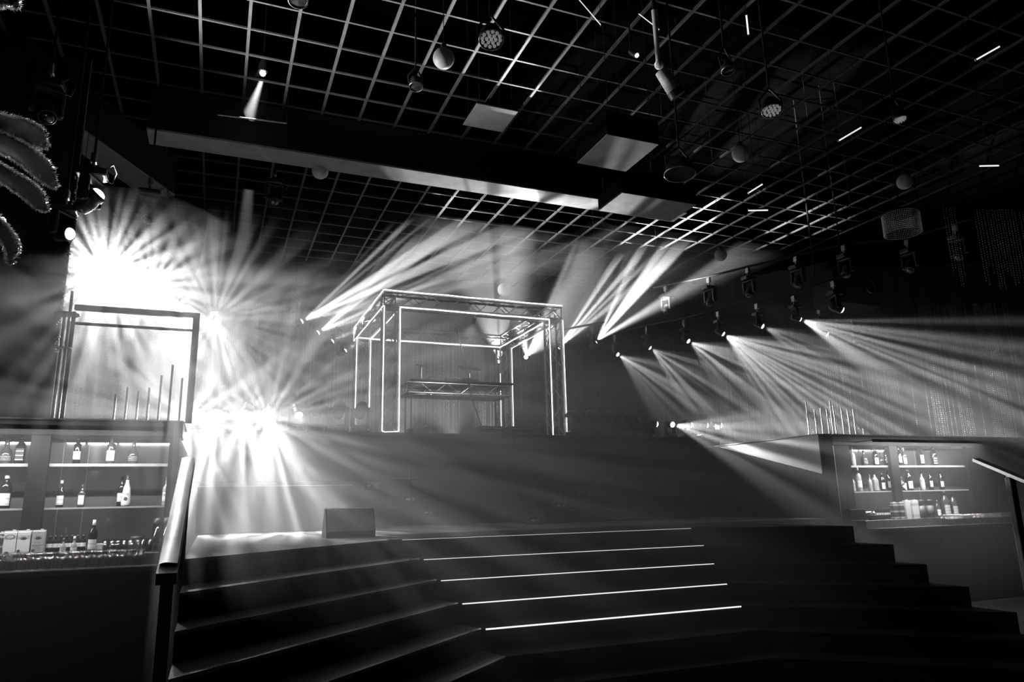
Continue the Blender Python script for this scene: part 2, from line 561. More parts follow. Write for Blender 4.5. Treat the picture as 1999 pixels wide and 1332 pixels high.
# lower black plinths at the stage foot
for i, (x0, x1, y0, z1, side) in enumerate(((-0.2, 1.9, 10.9, 1.92, 'left'),)):
    pl = thing('stage_plinth', 'low dark plinth against the stage front near the left bar', 'plinth', ((x0 + x1) / 2, y0, 1.28))
    part('front_board', MB().bbox((x0, y0, 1.281), (x1, y0 + 0.05, z1), 0.006), M_STAGE, pl)
    part('top_board', MB().bbox((x0, y0 + 0.05, z1 - 0.04), (x1, 11.70, z1), 0.006), M_STAGE, pl)
    part('edge_trim', MB().box((x0, y0 - 0.008, z1 - 0.012), (x1, y0, z1)), M_TRIM, pl)

# stepped blocks up to the stage, both sides of the middle
blk = 0
names = ('lowest', 'second', 'third', 'topmost')
for side in (1, -1):
    for k in range(4):
        xa = (4.75 + 0.47 * k) if side > 0 else (3.55 - 0.47 * k)
        xb = xa + side * (2.9 - 0.5 * k)
        y0 = 10.35 + 0.34 * k
        lo = (min(xa, xb), y0, 1.281 + 0.205 * k); hi = (max(xa, xb), 11.7, 1.281 + 0.205 * (k + 1) - 0.004)
        if side < 0:
            continue
        solo('stage_block', MB().bbox(lo, hi, 0.02), M_STAGE,
             'black padded stage block, %s of the stepped stack right of the stage middle' % names[k], 'stage block', ((lo[0] + hi[0]) / 2, (lo[1] + hi[1]) / 2, lo[2]), 'stepped stage blocks')

# ---------------------------------------------------------------- moving head lamps
def frame_to(aim, up=(0, 0, 1)):
    z = -Vector(aim).normalized(); up = Vector(up)
    if abs(z.dot(up)) > 0.98:
        up = Vector((0, 1, 0))
    x = up.cross(z).normalized(); y = z.cross(x)
    return Matrix(((x[0], y[0], z[0], 0), (x[1], y[1], z[1], 0), (x[2], y[2], z[2], 0), (0, 0, 0, 1)))


_mh = {}
HUNG = []
def head_meshes(lens):
    if not _mh:
        b = MB().bbox((-0.16, -0.12, -0.40), (0.16, 0.12, -0.30), 0.015)
        b.box((-0.09, -0.125, -0.375), (0.09, -0.12, -0.325), 1)
        b.box((0.10, -0.124, -0.36), (0.13, -0.12, -0.345), 2)
        _mh['base'] = b.mesh('base', [M_BODY, M_DARKLENS, M_TRIM])
        y = MB()
        for sx in (-1, 1):
            y.bbox((sx * 0.15 - 0.025, -0.06, -0.27), (sx * 0.15 + 0.025, 0.06, 0.04), 0.012)
            y.cyl((sx * 0.12, 0, 0), (sx * 0.178, 0, 0), 0.045, n=10)
        y.bbox((-0.175, -0.06, -0.30), (0.175, 0.06, -0.26), 0.012)
        _mh['yoke'] = y.mesh('yoke', M_BODY)
        _mh['head'] = MB().lathe([(0.001, 0.17), (0.05, 0.165), (0.085, 0.14), (0.10, 0.10), (0.105, 0.0), (0.095, -0.06), (0.105, -0.07), (0.105, -0.13), (0.088, -0.135), (0.085, -0.11), (0.001, -0.11)], 16).mesh('head', M_BODY)
        _mh['fin'] = MB().lathe([(0.107, 0.02), (0.111, 0.02), (0.111, 0.03), (0.107, 0.03)], 16).lathe([(0.107, 0.05), (0.111, 0.05), (0.111, 0.06), (0.107, 0.06)], 16).mesh('fin', M_BODY)
    key = 'lens' + lens.name
    if key not in _mh:
        prof = [(0.082 * math.cos(a), -0.125 - 0.055 * math.sin(a)) for a in [i * math.pi / 10 for i in range(5)]] + [(0.001, -0.18)]
        _mh[key] = MB().lathe(prof, 16).mesh('lens', lens)
    return _mh, _mh[key]


def moving_head(P, aim, label, group, lens=None, hang=False, size=1.0, cable=False):
    """P is the lens; the thing's empty sits at the base"""
    lens = lens or M_LENS
    me, lm = head_meshes(lens)
    a = Vector(aim).normalized()
    c = Vector(P) - a * (0.16 * size)          # middle of the head
    up = -1 if hang else 1
    base = c + Vector((0, 0, -0.40 * size * up))
    t = thing('moving_head', label, 'stage light', base, 0, group)
    S = Matrix.Scale(size, 4)
    F = Matrix.Rotation(math.pi, 4, 'X') if hang else Matrix.Identity(4)
    pan = Matrix.Rotation(math.atan2(a.x, -a.y), 4, 'Z') if not hang else Matrix.Rotation(math.atan2(a.x, -a.y), 4, 'Z')
    T = Matrix.Translation(c - base)
    put('base', me['base'], t, T @ F @ S)
    put('yoke', me['yoke'], t, T @ pan @ F @ S)
    hd = put('head', me['head'], t, T @ frame_to(a) @ S)
    put('lens', lm, hd).matrix_local = Matrix.Identity(4)
    put('fin', me['fin'], hd)
    if hang:
        HUNG.append(base + Vector((0, 0, 0.226)))
        cl = MB().cyl((0, 0, 0), (0, 0, 0.10), 0.02, n=8).bbox((-0.03, -0.05, 0.08), (0.03, 0.05, 0.2), 0.01)
        part('clamp', cl, M_STEEL, t, 'steel pipe clamp', world=False)
        if cable:
            pts = [(0.12, 0, 0.02), (0.2, 0.02, 0.1), (0.24, 0.03, 0.0), (0.2, 0.04, -0.12), (0.14, 0.03, -0.1)]
            part('cable', MB().tube(pts, 0.008, 5), M_BODY, t, world=False)
    return t


def toward(px_angle, depth):
    """aim: px_angle degrees below the picture's horizontal axis, tilted by depth to the viewer"""
    a = math.radians(px_angle)
    return (_c[0] * math.cos(a) - _c[1] * math.sin(a) + _c[2] * depth).normalized()


ORD = ('first', 'second', 'third', 'fourth', 'fifth', 'sixth', 'seventh', 'eighth', 'ninth', 'tenth')

# upper row on the right: gobo fans thrown to the right and down
def rig_pipe(pts, label):
    """black pipe through the clamps of one row, hung on steel cables from the ceiling"""
    pts = sorted(pts, key=lambda p: p.y)
    a = pts[0] + (pts[0] - pts[1]).normalized() * 0.3; b = pts[-1] + (pts[-1] - pts[-2]).normalized() * 0.3
    t = thing('lighting_pipe', label, 'lighting pipe', (pts[0] + pts[-1]) / 2, 0, 'pipes that carry the lamps')
    part('pipe', MB().tube([a] + pts + [b], 0.025, 8), M_BLACK, t)
    for p in (pts[0].lerp(a, 0.5), pts[-1].lerp(b, 0.5)):
        part('hanger_cable', MB().cyl(p, (p.x, p.y, 10.62), 0.004, n=5), M_BLACK, t)


R_ROW = [(1207, 693), (1270, 680), (1345, 667), (1413, 653), (1490, 638), (1563, 624), (1645, 606), (1615, 653)]
R_W = [900, 1200, 1500, 2600, 700, 3400, 0, 0]
R_A = [(34, 62), (36, 64), (36, 64), (36, 68), (30, 50), (22, 52), (25, 40), (25, 40)]
HUNG.clear()
for i, p in enumerate(R_ROW):
    P = at_z(*p, 5.0)
    aim = toward(R_A[i][0], (0.75, 0.25, 0.7, 0.4, 0.5, 0.05, 0.1, 0.1)[i])
    lab = 'lit moving head lamp in the raised right row, %s counted from the stage' % ORD[i]
    if i == 7:
        lab = 'lit moving head lamp hanging lowest, apart from the raised right row'
    t = moving_head(P, aim, lab, 'raised right row of lamps', hang=True, size=0.62 if i < 6 else 0.8)
    if R_W[i]:
        beam('spot', P + aim * 0.06, aim, R_W[i], R_A[i][1], 0.5, 1.7 * i + 1, 17, 0.49, 0.1, 0.04, freq2=0.2, roll=CAM_POS - P, parent=t)
rig_pipe(HUNG[:7], 'black pipe carrying the raised right row of lit lamps')
low_lamp = HUNG[7]
lp = thing('lighting_pipe', 'short black drop pipe holding the lowest lamp of the raised right group', 'lighting pipe', low_lamp, 0, 'pipes that carry the lamps')
part('pipe', MB().cyl(low_lamp - Vector((0, 0, 0.03)), (low_lamp.x, low_lamp.y, 10.62), 0.02, n=8), M_BLACK, lp)

# rows left and right above the booth: fans thrown up to the right
for side, row, z in (('left', [(590, 627, 31, 42, 9000), (622, 649, 33, 44, 6500), (650, 666, 34, 36, 1500), (675, 684, 34, 36, 1200)], 5.0),
                     ('right', [(975, 705, 88, 34, 3000), (1027, 697, 72, 40, 3500), (1090, 680, 50, 36, 15000), (1163, 668, 48, 50, 16000)], 5.0)):
    HUNG.clear()
    for i, (x, y, ang, cone, wt) in enumerate(row):
        P = at_z(x, y, z)
        aim = toward(-ang, -0.28)
        if side == 'right' and i < 2:
            aim = (Vector(((3.7, 9.9, 7.7), (4.9, 8.0, 6.4))[i]) - P).normalized()
        t = moving_head(P, aim, 'lit lamp aimed at the ceiling, %s from left, in the row %s of the booth' % (ORD[i], side), 'lamps behind the truss booth', hang=True, size=0.62)
        beam('spot', P + aim * 0.06, aim, wt, cone, 0.5, 2.3 * i + (40 if side == 'left' else 63), 13, 0.49, 0.1, 0.03, freq2=0.2, roll=CAM_POS - P, parent=t)
    rig_pipe(list(HUNG), 'black pipe carrying the row of lamps %s of the truss booth' % side)

# upper left row: the big flare, with two lamps added to widen it
L_ROW = [(140, 457), (166, 518), (203, 528), (240, 538), (294, 550), (362, 588), (418, 613)]
L_T = [(5, 0.2, 90, 900), (74, 0.4, 90, 600), (66, 0.4, 90, 700), (85, 0.4, 90, 500), (55, 0.2, 74, 900), (58, 0.15, 64, 800), (74, 0.1, 74, 1900)]
HUNG.clear()
for i, (x, y) in enumerate(L_ROW):
    P = at_z(x, y, 5.0) if i else at_y(x, y, 8.75)
    ang, dep, cone, wt = L_T[i]
    aim = toward(ang, dep)
    t = moving_head(P, aim, 'glaring moving head lamp in the raised left row, %s from the left' % ORD[i], 'raised left row of lamps', hang=True, size=0.8)
    beam('spot', P + aim * 0.06, aim, wt, cone, 1.0, 1.9 * i + 20, 12, 0.5, 0.1, 0.04, freq2=0.2, roll=CAM_POS - P, parent=t)
    if i in (2, 4, 6):
        beam('spot', P + aim * 0.08, CAM_POS - P, (1300, 0, 420, 0, 420)[i - 2], (108, 0, 96, 0, 96)[i - 2], 1.0, 2.1 * i + 3, 5, 0.49, 0.08, 0.06, roll=(0, 0, 1), parent=t, spokes=6.5)
    if i == 0:
        beam('spot', P + Vector((0.02, -0.12, -0.03)), Vector((-1.0, 4.25, 3.45)) - P, 500, 46, 0.8, 31, 8, 0.46, 0.16, 0.15, roll=CAM_POS - P, parent=t)  # extra spot added to light the tinsel palm
    if i == 5:
        beam('spot', P + Vector((-0.05, -0.1, -0.12)), Vector((-0.16, 5.0, 1.6)) - P, 6000, 12, 0.6, freq=0, parent=t)  # extra narrow spot added to light the handrail top
rig_pipe(list(HUNG[1:]), 'black pipe carrying the raised left row of glaring lamps')
lp = thing('lighting_pipe', 'short black drop pipe holding the glaring lamp at the drape edge', 'lighting pipe', HUNG[0], 0, 'pipes that carry the lamps')
part('pipe', MB().cyl(HUNG[0] - Vector((0, 0, 0.03)), (HUNG[0].x, HUNG[0].y, 10.62), 0.02, n=8), M_BLACK, lp)


# low row on the stage edge
DECK = 2.78
def stand_head(x, Y, aim, lab, grp, lens=None, size=0.8, px=True):
    X = at_y(x, 830, Y).x if px else x
    a = Vector(aim).normalized()
    c = Vector((X, Y, DECK + 0.40 * size + 0.002))
    return moving_head(c + a * (0.16 * size), aim, lab, grp, lens, size=size), c + a * (0.22 * size)


LOW = [378, 430, 480, 527, 580]
L_L = [(96, 1.3, 118, 640), (90, 1.6, 106, 190), (85, 1.6, 106, 170), (80, 1.5, 112, 430), (60, 1.0, 96, 60)]
for i, x in enumerate(LOW):
    ang, dep, cone, wt = L_L[i]
    aim = toward(ang, dep)
    t, P = stand_head(x, 11.76, aim, 'flaring moving head lamp on the stage edge, %s counted from the left bar' % ORD[i], 'lit lamps on the left stage edge')
    if i < 4:
        ray = toward((104, 78, 64, 50)[i], 1.1)
        beam('spot', P + aim * 0.05, ray, (1800, 2200, 2000, 2600)[i], (60, 56, 56, 56)[i], 0.7, 3.7 * i + 140, 9, 0.5, 0.1, 0.03, freq2=0.15, roll=CAM_POS - P, parent=t)
    beam('spot', P + aim * 0.04, CAM_POS - P, wt, cone, 1.0, 2.9 * i + 80, 5, 0.5, 0.06, 0.03, roll=(0, 0, 1), parent=t, spokes=7.0)
for i, x in enumerate([618, 661, 704]):
    stand_head(x, 11.95, toward(100, 1.2), 'unlit black lamp on the stage edge, %s to the left of the truss booth' % ('third', 'second', 'first')[i], 'unlit lamps on the left stage edge', M_DARKLENS, 0.95)
for i, x in enumerate([1122, 1158, 1196, 1234]):
    stand_head(x, 11.95, toward(20, 0.2), 'unlit black lamp on the stage edge, %s to the right of the truss booth' % ORD[i], 'unlit lamps on the right stage edge', M_DARKLENS, 0.95)
for i, x in enumerate([1273, 1307, 1340, 1371, 1398]):
    aim = toward(8 if i < 4 else 4, 0.1) if i != 1 else (Vector((8.62, 9.3, 2.32)) - Vector((8.2, 11.9, 3.0))).normalized()
    t, P = stand_head(x, 11.9, aim, 'lit lamp at the right end of the stage edge, %s from the left of five' % ORD[i], 'lit lamps on the right stage edge', size=0.68)
    if i in (1, 3):
        beam('spot', P + aim * 0.04, aim, (0, 1800, 0, 900)[i], 40 if i == 1 else 44, 0.5, 3.3 * i + 111, 14, 0.46, 0.16, 0.08, roll=CAM_POS - P, parent=t)

# unlit lamps hung on the right side of the hall
HUNG.clear()
for i, (x, y) in enumerate([(1298, 612), (1383, 597), (1460, 580), (1555, 560), (1650, 540), (1775, 530), (1870, 505)]):
    P = at_z(x, y, 5.75)
    moving_head(P, toward(120, 0.5), 'unlit black lamp hung high over the right bar, %s counted from the stage' % ORD[i], 'unlit lamps hung on the right', M_DARKLENS, True, 0.85, True)
rig_pipe(list(HUNG), 'black pipe carrying the unlit lamps hung on the right')

# ---------------------------------------------------------------- truss booth
def truss(mb, p0, p1, s=0.29, r=0.024, rd=0.009, pitch=0.30, up=(0, 0, 1)):
    """square box truss: four chords and zigzag lacing on four faces"""
    p0 = Vector(p0); p1 = Vector(p1); d = (p1 - p0); L = d.length; d.normalize()
    up = Vector(up)
    if abs(d.dot(up)) > 0.9:
        up = Vector((0, 1, 0))
    x = d.cross(up).normalized(); u = x.cross(d).normalized()
    h = s / 2 - r
    c = [(-h, -h), (h, -h), (h, h), (-h, h)]
    ch = [x * a + u * b for a, b in c]
    for o in ch:
        mb.cyl(p0 + o, p1 + o, r, n=8)
    n = max(2, int(round(L / pitch)))
    for i in range(4):
        a, b = ch[i], ch[(i + 1) % 4]
        for k in range(n):
            t0, t1 = L * k / n, L * (k + 1) / n
            q0, q1 = (a, b) if k % 2 == 0 else (b, a)
            mb.cyl(p0 + d * t0 + q0, p0 + d * t1 + q1, rd, n=5, cap=False)
        for t in (0.012, L - 0.012):
            mb.cyl(p0 + d * t + a, p0 + d * t + b, rd * 1.3, n=5, cap=False)
    return mb


BX0, BX1, BY0, BY1, BZ0, BZ1 = 2.56, 6.03, 12.02, 14.92, 2.781, 5.31
S = 0.29
bo = thing('truss_booth', 'square aluminium truss booth outlined with white light strips on the stage', 'truss booth', ((BX0 + BX1) / 2, (BY0 + BY1) / 2, BZ0))
cx0, cx1, cy0, cy1 = BX0 + S / 2, BX1 - S / 2, BY0 + S / 2, BY1 - S / 2
for x, y in ((cx0, cy0), (cx1, cy0), (cx0, cy1), (cx1, cy1)):
    m = truss(MB(), (x, y, BZ0 + 0.02), (x, y, BZ1 - S))
    m.bbox((x - 0.17, y - 0.17, BZ0), (x + 0.17, y + 0.17, BZ0 + 0.02), 0.005)
    part('truss_column', m, M_ALU, bo)
zt = BZ1 - S / 2
for p0, p1 in (((BX0, cy0, zt), (BX1, cy0, zt)), ((BX0, cy1, zt), (BX1, cy1, zt)), ((cx0, BY0 + S, zt), (cx0, BY1 - S, zt)), ((cx1, BY0 + S, zt), (cx1, BY1 - S, zt))):
    part('truss_beam', truss(MB(), p0, p1), M_ALU, bo)


def led(pts, r=0.011):
    part('light_strip', MB().tube(pts, r * 0.75, 6), M_LED, bo, 'thin glowing white light strip')


zb = BZ1 - S
e = 0.014
def wob(p0, p1, n=9, a=0.006):
    p0 = Vector(p0); p1 = Vector(p1)
    return [p0.lerp(p1, k / n) + Vector((0, 0, random.uniform(-a, a) if 0 < k < n else 0)) for k in range(n + 1)]


led(wob((BX0, BY0 - e, BZ1), (BX1, BY0 - e, BZ1)))
led(wob((BX0 - e, BY0, BZ1), (BX0 - e, BY1, BZ1)))
led([(BX0 - e, BY1, BZ1), (BX0 - e, BY1, BZ1 - 0.3)], 0.008)
led(wob((BX0 + S, BY0 - e, zb - 0.01), (BX1 - S, BY0 - e, zb - 0.01)), 0.014)
led(wob((BX0 - e, BY0 + 0.02, zb), (BX0 - e, BY1 - 0.02, zb)))
led(wob((BX0 + S, BY0 + S, zb - e), (BX0 + S, BY1 - S, zb - e)), 0.014)
led(wob((BX0 + S, BY1 - S - e, zb - 0.01), (BX1 - S, BY1 - S - e, zb - 0.01)), 0.016)
led(wob((BX1 - S, BY0 + S, zb - e), (BX1 - S, BY1 - S, zb - e)), 0.014)
led(wob((BX1, BY0 + S, zb - e), (BX1, BY1 - S, zb - e)), 0.009)
for x in (BX0 + 0.0, BX0 + S):          # front left column, joined at its foot
    led([(x, BY0 - e, zb), (x, BY0 - e, BZ0 + 0.05)])
led([(BX0, BY0 - e, BZ0 + 0.05), (BX0 + 0.05, BY0 - e, BZ0 + 0.035), (BX0 + S, BY0 - e, BZ0 + 0.05)], 0.008)
led([(BX1 - S, BY0 - e, zb), (BX1 - S, BY0 - e, BZ0 + 0.03)], 0.014)
led([(BX1, BY0 - e, zb), (BX1, BY0 - e, BZ0 + 0.03)])
led([(BX0, BY1 - S - e, zb), (BX0, BY1 - S - e, BZ0 + 0.03)])
led([(BX0 + S, BY1 - S - e, zb), (BX0 + S, BY1 - S - e, BZ0 + 0.03)])
led([(BX1 - S, BY1 - S - e, zb - 0.6), (BX1 - S, BY1 - S - e, BZ0 + 0.3)], 0.009)
led([(BX1, BY1 - S - e, zb), (BX1, BY1 - S - e, BZ0 + 0.03)])
led([(BX0, BY1 - S - e, zb), (BX0 + S, BY1 - S - e, zb)], 0.009)

# DJ table: truss frame hung between the columns, with a shelf of gear
TX0, TX1, TY0, TY1 = 3.31, 5.47, 13.35, 14.05
tb = thing('dj_table', 'truss framed table with a dark top under the white outlined booth', 'table', ((TX0 + TX1) / 2, (TY0 + TY1) / 2, BZ0))
part('truss_frame', truss(truss(MB(), (TX0, TY0 + 0.12, 3.82), (TX1, TY0 + 0.12, 3.82), 0.24, 0.02, 0.008, 0.26), (TX0, TY1 - 0.12, 3.82), (TX1, TY1 - 0.12, 3.82), 0.24, 0.02, 0.008, 0.26), M_ALU, tb)
part('end_bar', MB().cyl((TX0 + 0.02, TY0, 3.73), (TX0 + 0.02, TY1, 3.73), 0.02, n=8), M_ALU, tb)
part('end_bar', MB().cyl((TX1 - 0.02, TY0, 3.73), (TX1 - 0.02, TY1, 3.73), 0.02, n=8), M_ALU, tb)
part('tabletop', MB().bbox((TX0 + 0.08, TY0 - 0.02, 3.945), (TX1 + 0.05, TY1, 3.985), 0.008), M_BLACK, tb)
for a, b in ((0.13, 0.62), (1.30, 1.78)):
    part('front_board', MB().bbox((TX0 + a + 0.02, TY0 + 0.08, 3.86), (TX0 + b + 0.02, TY0 + 0.10, 3.94), 0.004), M_WHITE, tb, 'pale strip of board behind the lacing')
for x in (TX0 + 0.12, TX1 - 0.12):
    for y in (TY0 + 0.12, TY1 - 0.12):
        part('leg', MB().cyl((x, y, BZ0), (x, y, 3.72), 0.018, n=8), M_BLACK, tb)
zt = 3.986
for i, (x, wd) in enumerate(((3.95, 0.32), (4.30, 0.30), (4.66, 0.32))):
    t = thing('dj_player' if i != 1 else 'dj_mixer', ('flat black deck player lying at the left on the truss table', 'flat black mixer lying between the two deck players', 'flat black deck player lying right of the mixer')[i], 'player' if i != 1 else 'mixer', (x, 13.65, zt))
    part('body', MB().bbox((x - wd / 2, 13.48, zt), (x + wd / 2, 13.86, zt + 0.07), 0.008), M_BODY, t)
    if i != 1:
        part('jog_wheel', MB().lathe([(0.001, 0.10), (0.09, 0.10), (0.10, 0.09), (0.10, 0.07)], 18, (x, 13.62, zt)), M_BODY, t)
        part('screen', MB().obar((x - 0.09, 13.80, zt + 0.1), (x + 0.09, 13.80, zt + 0.1), 0.012, 0.07), M_DARKLENS, t)
    else:
        for k in range(4):
            part('fader_knob', MB().cyl((x - 0.09 + 0.06 * k, 13.56, zt + 0.07), (x - 0.09 + 0.06 * k, 13.56, zt + 0.09), 0.012, n=8), M_TRIM, t)
# stands with tilted tops behind the gear
def stand(x, y, z, wtop, dtop, tilt, lab, cat, name, stem=True):
    t = thing(name, lab, cat, (x, y, zt))
    part('post', MB().cyl((x, y, zt + 0.008), (x, y, z - 0.02), 0.024, n=8), M_STEEL, t, 'pale metal post')
    part('foot', MB().cyl((x, y, zt), (x, y, zt + 0.012), 0.09, n=14), M_BODY, t)
    a = Vector((x, y - dtop / 2, z - tilt)); b = Vector((x, y + dtop / 2, z + tilt))
    part('top_plate', MB().obar(a, b, wtop, 0.025), M_SCREENBACK, t)
    return t


stand(3.70, 13.75, 4.335, 0.20, 0.16, 0.015, 'small flat-topped stand left of the deck players', 'stand', 'monitor_stand')
t = stand(4.80, 13.96, 4.36, 0.40, 0.30, 0.05, 'tilted black stand plate carrying a laptop at the right of the truss table', 'stand', 'laptop_stand')
lt = thing('laptop', 'slim dark laptop lying closed on the tilted stand plate', 'laptop', (4.80, 13.96, 4.376))
part('shell', MB().obar((4.80, 13.82, 4.345 + 0.006), (4.80, 14.10, 4.345 + 0.095), 0.34, 0.018), M_SCREENBACK, lt)
mc = thing('microphone', 'thin gooseneck microphone at the left end of the truss table', 'microphone', (3.42, 13.7, zt))
part('foot', MB().cyl((3.42, 13.7, zt), (3.42, 13.7, zt + 0.02), 0.05, n=12), M_BODY, mc)
part('neck', MB().tube([(3.42, 13.7, zt + 0.02), (3.42, 13.7, 4.25), (3.40, 13.68, 4.36), (3.50, 13.66, 4.40)], 0.008, 6), M_STEEL, mc)
part('capsule', MB().cyl((3.50, 13.66, 4.40), (3.56, 13.65, 4.415), 0.015, n=8), M_STEEL, mc)
cb = MB()
cb.tube([(4.25, 13.2, 5.02), (4.38, 13.2, 4.6), (4.52, 13.25, 4.1), (4.62, 13.3, 3.6), (4.8, 13.3, 3.1), (4.86, 13.3, 2.80)], 0.012, 6)
solo('power_cable', cb, M_BODY, 'long dark cable hanging from the booth top past the truss table to the floor', 'cable', (4.86, 13.3, 2.79))

bs = thing('booth_fill_spot', 'small black added spotlight under the front beam, lighting the truss table', 'stage light', (4.3, 12.2, 4.93))
part('can', MB().cyl((4.3, 12.2, 4.98), (4.3, 12.28, 4.90), 0.035, n=12), M_BODY, bs)
part('clamp', MB().cyl((4.3, 12.2, 4.97), (4.3, 12.2, 5.04), 0.012, n=6), M_STEEL, bs)
beam('spot', (4.3, 12.30, 4.88), (0, 1.2, -1.05), 160, 90, 0.9, freq=0, parent=bs)  # spot added to brighten the front of the table

# cases and small gear on the stage floor
def case(x0, x1, y, h, lab, handle=True):
    t = thing('flight_case', lab, 'case', ((x0 + x1) / 2, y, DECK))
    part('body', MB().bbox((x0, y, DECK + 0.002), (x1, y + 0.45, DECK + h), 0.015), M_BODY, t)
    part('edge_strip', MB().box((x0, y - 0.004, DECK + h - 0.05), (x1, y, DECK + h - 0.035)), M_TRIM, t)
    if handle:
        part('handle', MB().tube([((x0 + x1) / 2 - 0.06, y - 0.003, DECK + h * 0.45), ((x0 + x1) / 2 - 0.05, y - 0.03, DECK + h * 0.45), ((x0 + x1) / 2 + 0.05, y - 0.03, DECK + h * 0.45), ((x0 + x1) / 2 + 0.06, y - 0.003, DECK + h * 0.45)], 0.007, 5), M_STEEL, t)


case(4.55, 5.05, 12.75, 0.26, 'low black case on the stage floor under the truss table')
case(5.10, 5.55, 12.55, 0.24, 'small black case next to the front right truss column')
fm = thing('fog_machine', 'small black fog machine with a curved hose at the foot of the left column', 'fog machine', (3.25, 12.4, DECK))
part('body', MB().bbox((3.08, 12.3, DECK + 0.002), (3.42, 12.6, DECK + 0.14), 0.02), M_BODY, fm)
part('nozzle', MB().cyl((3.2, 12.22, DECK + 0.09), (3.2, 12.3, DECK + 0.09), 0.03, 0.04, 10), M_STEEL, fm)
part('hose', MB().tube([(3.36, 12.4, DECK + 0.13), (3.42, 12.38, DECK + 0.2), (3.50, 12.36, DECK + 0.16), (3.53, 12.36, DECK + 0.02)], 0.012, 6), M_STEEL, fm)

# floor wedge on the platform
P0 = at_z(637, 1052, 1.28); wx, wy = P0.x, P0.y
wg = thing('floor_monitor', 'wedge-shaped grey floor monitor lying on the platform before the stage', 'loudspeaker', (wx + 0.25, wy, 1.28))
m = MB()
prof = [(0, 0.0), (0.03, 0.03), (-0.02 + 0.04, 0.06), (0.14, 0.30), (0.20, 0.31), (0.36, 0.05), (0.36, 0.0)]
vs = [(wx + 0.0, wy + a, 1.281 + b) for a, b in prof] + [(wx + 0.52, wy + a, 1.281 + b) for a, b in prof]
n = len(prof)
m.add(vs, [tuple(range(n)), tuple(range(2 * n - 1, n - 1, -1))] + [(i, n + i, n + (i + 1) % n, (i + 1) % n) for i in range(n)])
part('cabinet', m, M_BODY, wg)
gq = MB().obar((wx + 0.26, wy + 0.015, 1.281 + 0.065), (wx + 0.26, wy + 0.132, 1.281 + 0.296), 0.49, 0.012, up=(0, -1, 0.5))
part('grille', gq, mat('grille_mesh', 0.3, 0.7, scale=90, bump=0.5), wg, 'pale front grille')
part('handle', MB().box((wx + 0.30, wy + 0.118, 1.281 + 0.255), (wx + 0.37, wy + 0.128, 1.281 + 0.27)), M_BLACK, wg)

# small power boxes with an indicator at the foot of the stage
for i, (x, y, lab) in enumerate(((725, 949, 'upper small dark power box with a pale label left of the stage middle'), (801, 975, 'middle small dark power box with a pale label left of the stage middle'), (836, 1001, 'lower small dark power box with a pale label left of the stage middle'), (908, 1027, 'lowest small dark power box with a pale label left of the stage middle'),
                                 (1040, 1023, 'lowest small dark power box with a pale label beside the stepped blocks'), (1090, 995, 'second small dark power box with a pale label on the stepped blocks'), (1137, 967, 'third small dark power box with a pale label on the stepped blocks'), (1178, 941, 'topmost small dark power box with a pale label on the stepped blocks'))):
    if x < 1000:
        P = at_y(x, y, 11.70)
        b0 = (P.x - 0.10, 11.63, P.z - 0.06); b1 = (P.x + 0.10, 11.757, P.z + 0.06)
    else:
        k = i - 4
        P = at_y(x, y, 10.30 + 0.34 * k)
        zt0 = 1.281 + 0.205 * k
        b0 = (P.x - 0.12, 10.12 + 0.34 * k, zt0); b1 = (P.x + 0.10, 10.30 + 0.34 * k, zt0 + 0.12)
        if k:
            b0 = (b0[0], b0[1] + 0.0, zt0); 
    t = thing('power_box', lab, 'power box', ((b0[0] + b1[0]) / 2, (b0[1] + b1[1]) / 2, b0[2]), 0, 'power boxes on the stage foot')
    part('body', MB().bbox(b0, b1, 0.01), M_BODY, t)
    zc = (b0[2] + b1[2]) / 2
    part('label_plate', MB().box((b0[0] + 0.02, b0[1] - 0.003, zc - 0.012), (b0[0] + 0.08, b0[1], zc + 0.012)), M_WHITE, t)
    part('socket', MB().cyl((b0[0] + 0.13, b0[1], zc), (b0[0] + 0.13, b0[1] - 0.006, zc), 0.016, n=8), M_TRIM, t)

# ---------------------------------------------------------------- bead curtains
def bead_curtain(name, path, z0, z1, label, gap=0.05, step=0.04, r=0.0075, loop=0.0, mats=None, density=None):
    m = MB()
    for a, b in zip(path, path[1:]):
        a = Vector(a); b = Vector(b); L = (b - a).length; n = int(L / gap)
        for k in range(n):
            t = (k + random.uniform(-0.25, 0.25)) / n
            if random.random() > 0.62 + 0.38 * math.sin(k * 0.33 + 1.7 * math.sin(k * 0.11)):
                continue
            p = a.lerp(b, t)
            zz = z1 - random.random() * step
            low = z0 + random.random() * loop
            while zz > low:
                rr = r * random.uniform(0.8, 1.25)
                m.octa((p.x, p.y, zz), rr, rr * 1.5)
                zz -= step
    a = Vector(path[0])
    o = solo(name, m, mats or M_BEAD, label, 'bead curtain', (a.x, a.y, z1), kind='stuff')
    return o


bead_curtain('bead_curtain', [(-0.6, 16.6), (4.3, 17.6)], 2.83, 6.2, 'tall curtain of hanging bead strings behind the truss booth on the left half', 0.042, 0.042, 0.008)
bead_curtain('bead_curtain', [(4.3, 17.6), (9.4, 16.6)], 2.83, 6.2, 'tall curtain of hanging bead strings behind the truss booth on the right half', 0.042, 0.042, 0.008)
bead_curtain('bead_curtain', [(9.9, 15.9), (12.2, 11.3), (16.0, 9.6)], 2.6, 5.6, 'wide curtain of hanging bead strings behind the raised right row of lamps', 0.042, 0.04, 0.0075)
bead_curtain('bead_curtain', [(-1.2, 15.2), (-3.2, 11.4), (-4.6, 9.6)], 2.6, 5.6, 'wide curtain of hanging bead strings behind the glaring left lamps', 0.05, 0.05, 0.0075)
bead_curtain('bead_curtain', [(11.9, 8.3), (15.2, 7.6)], 5.1, 6.7, 'short curtain of bead strings hanging high in the dark right corner', 0.06, 0.045, 0.009, 0.5)
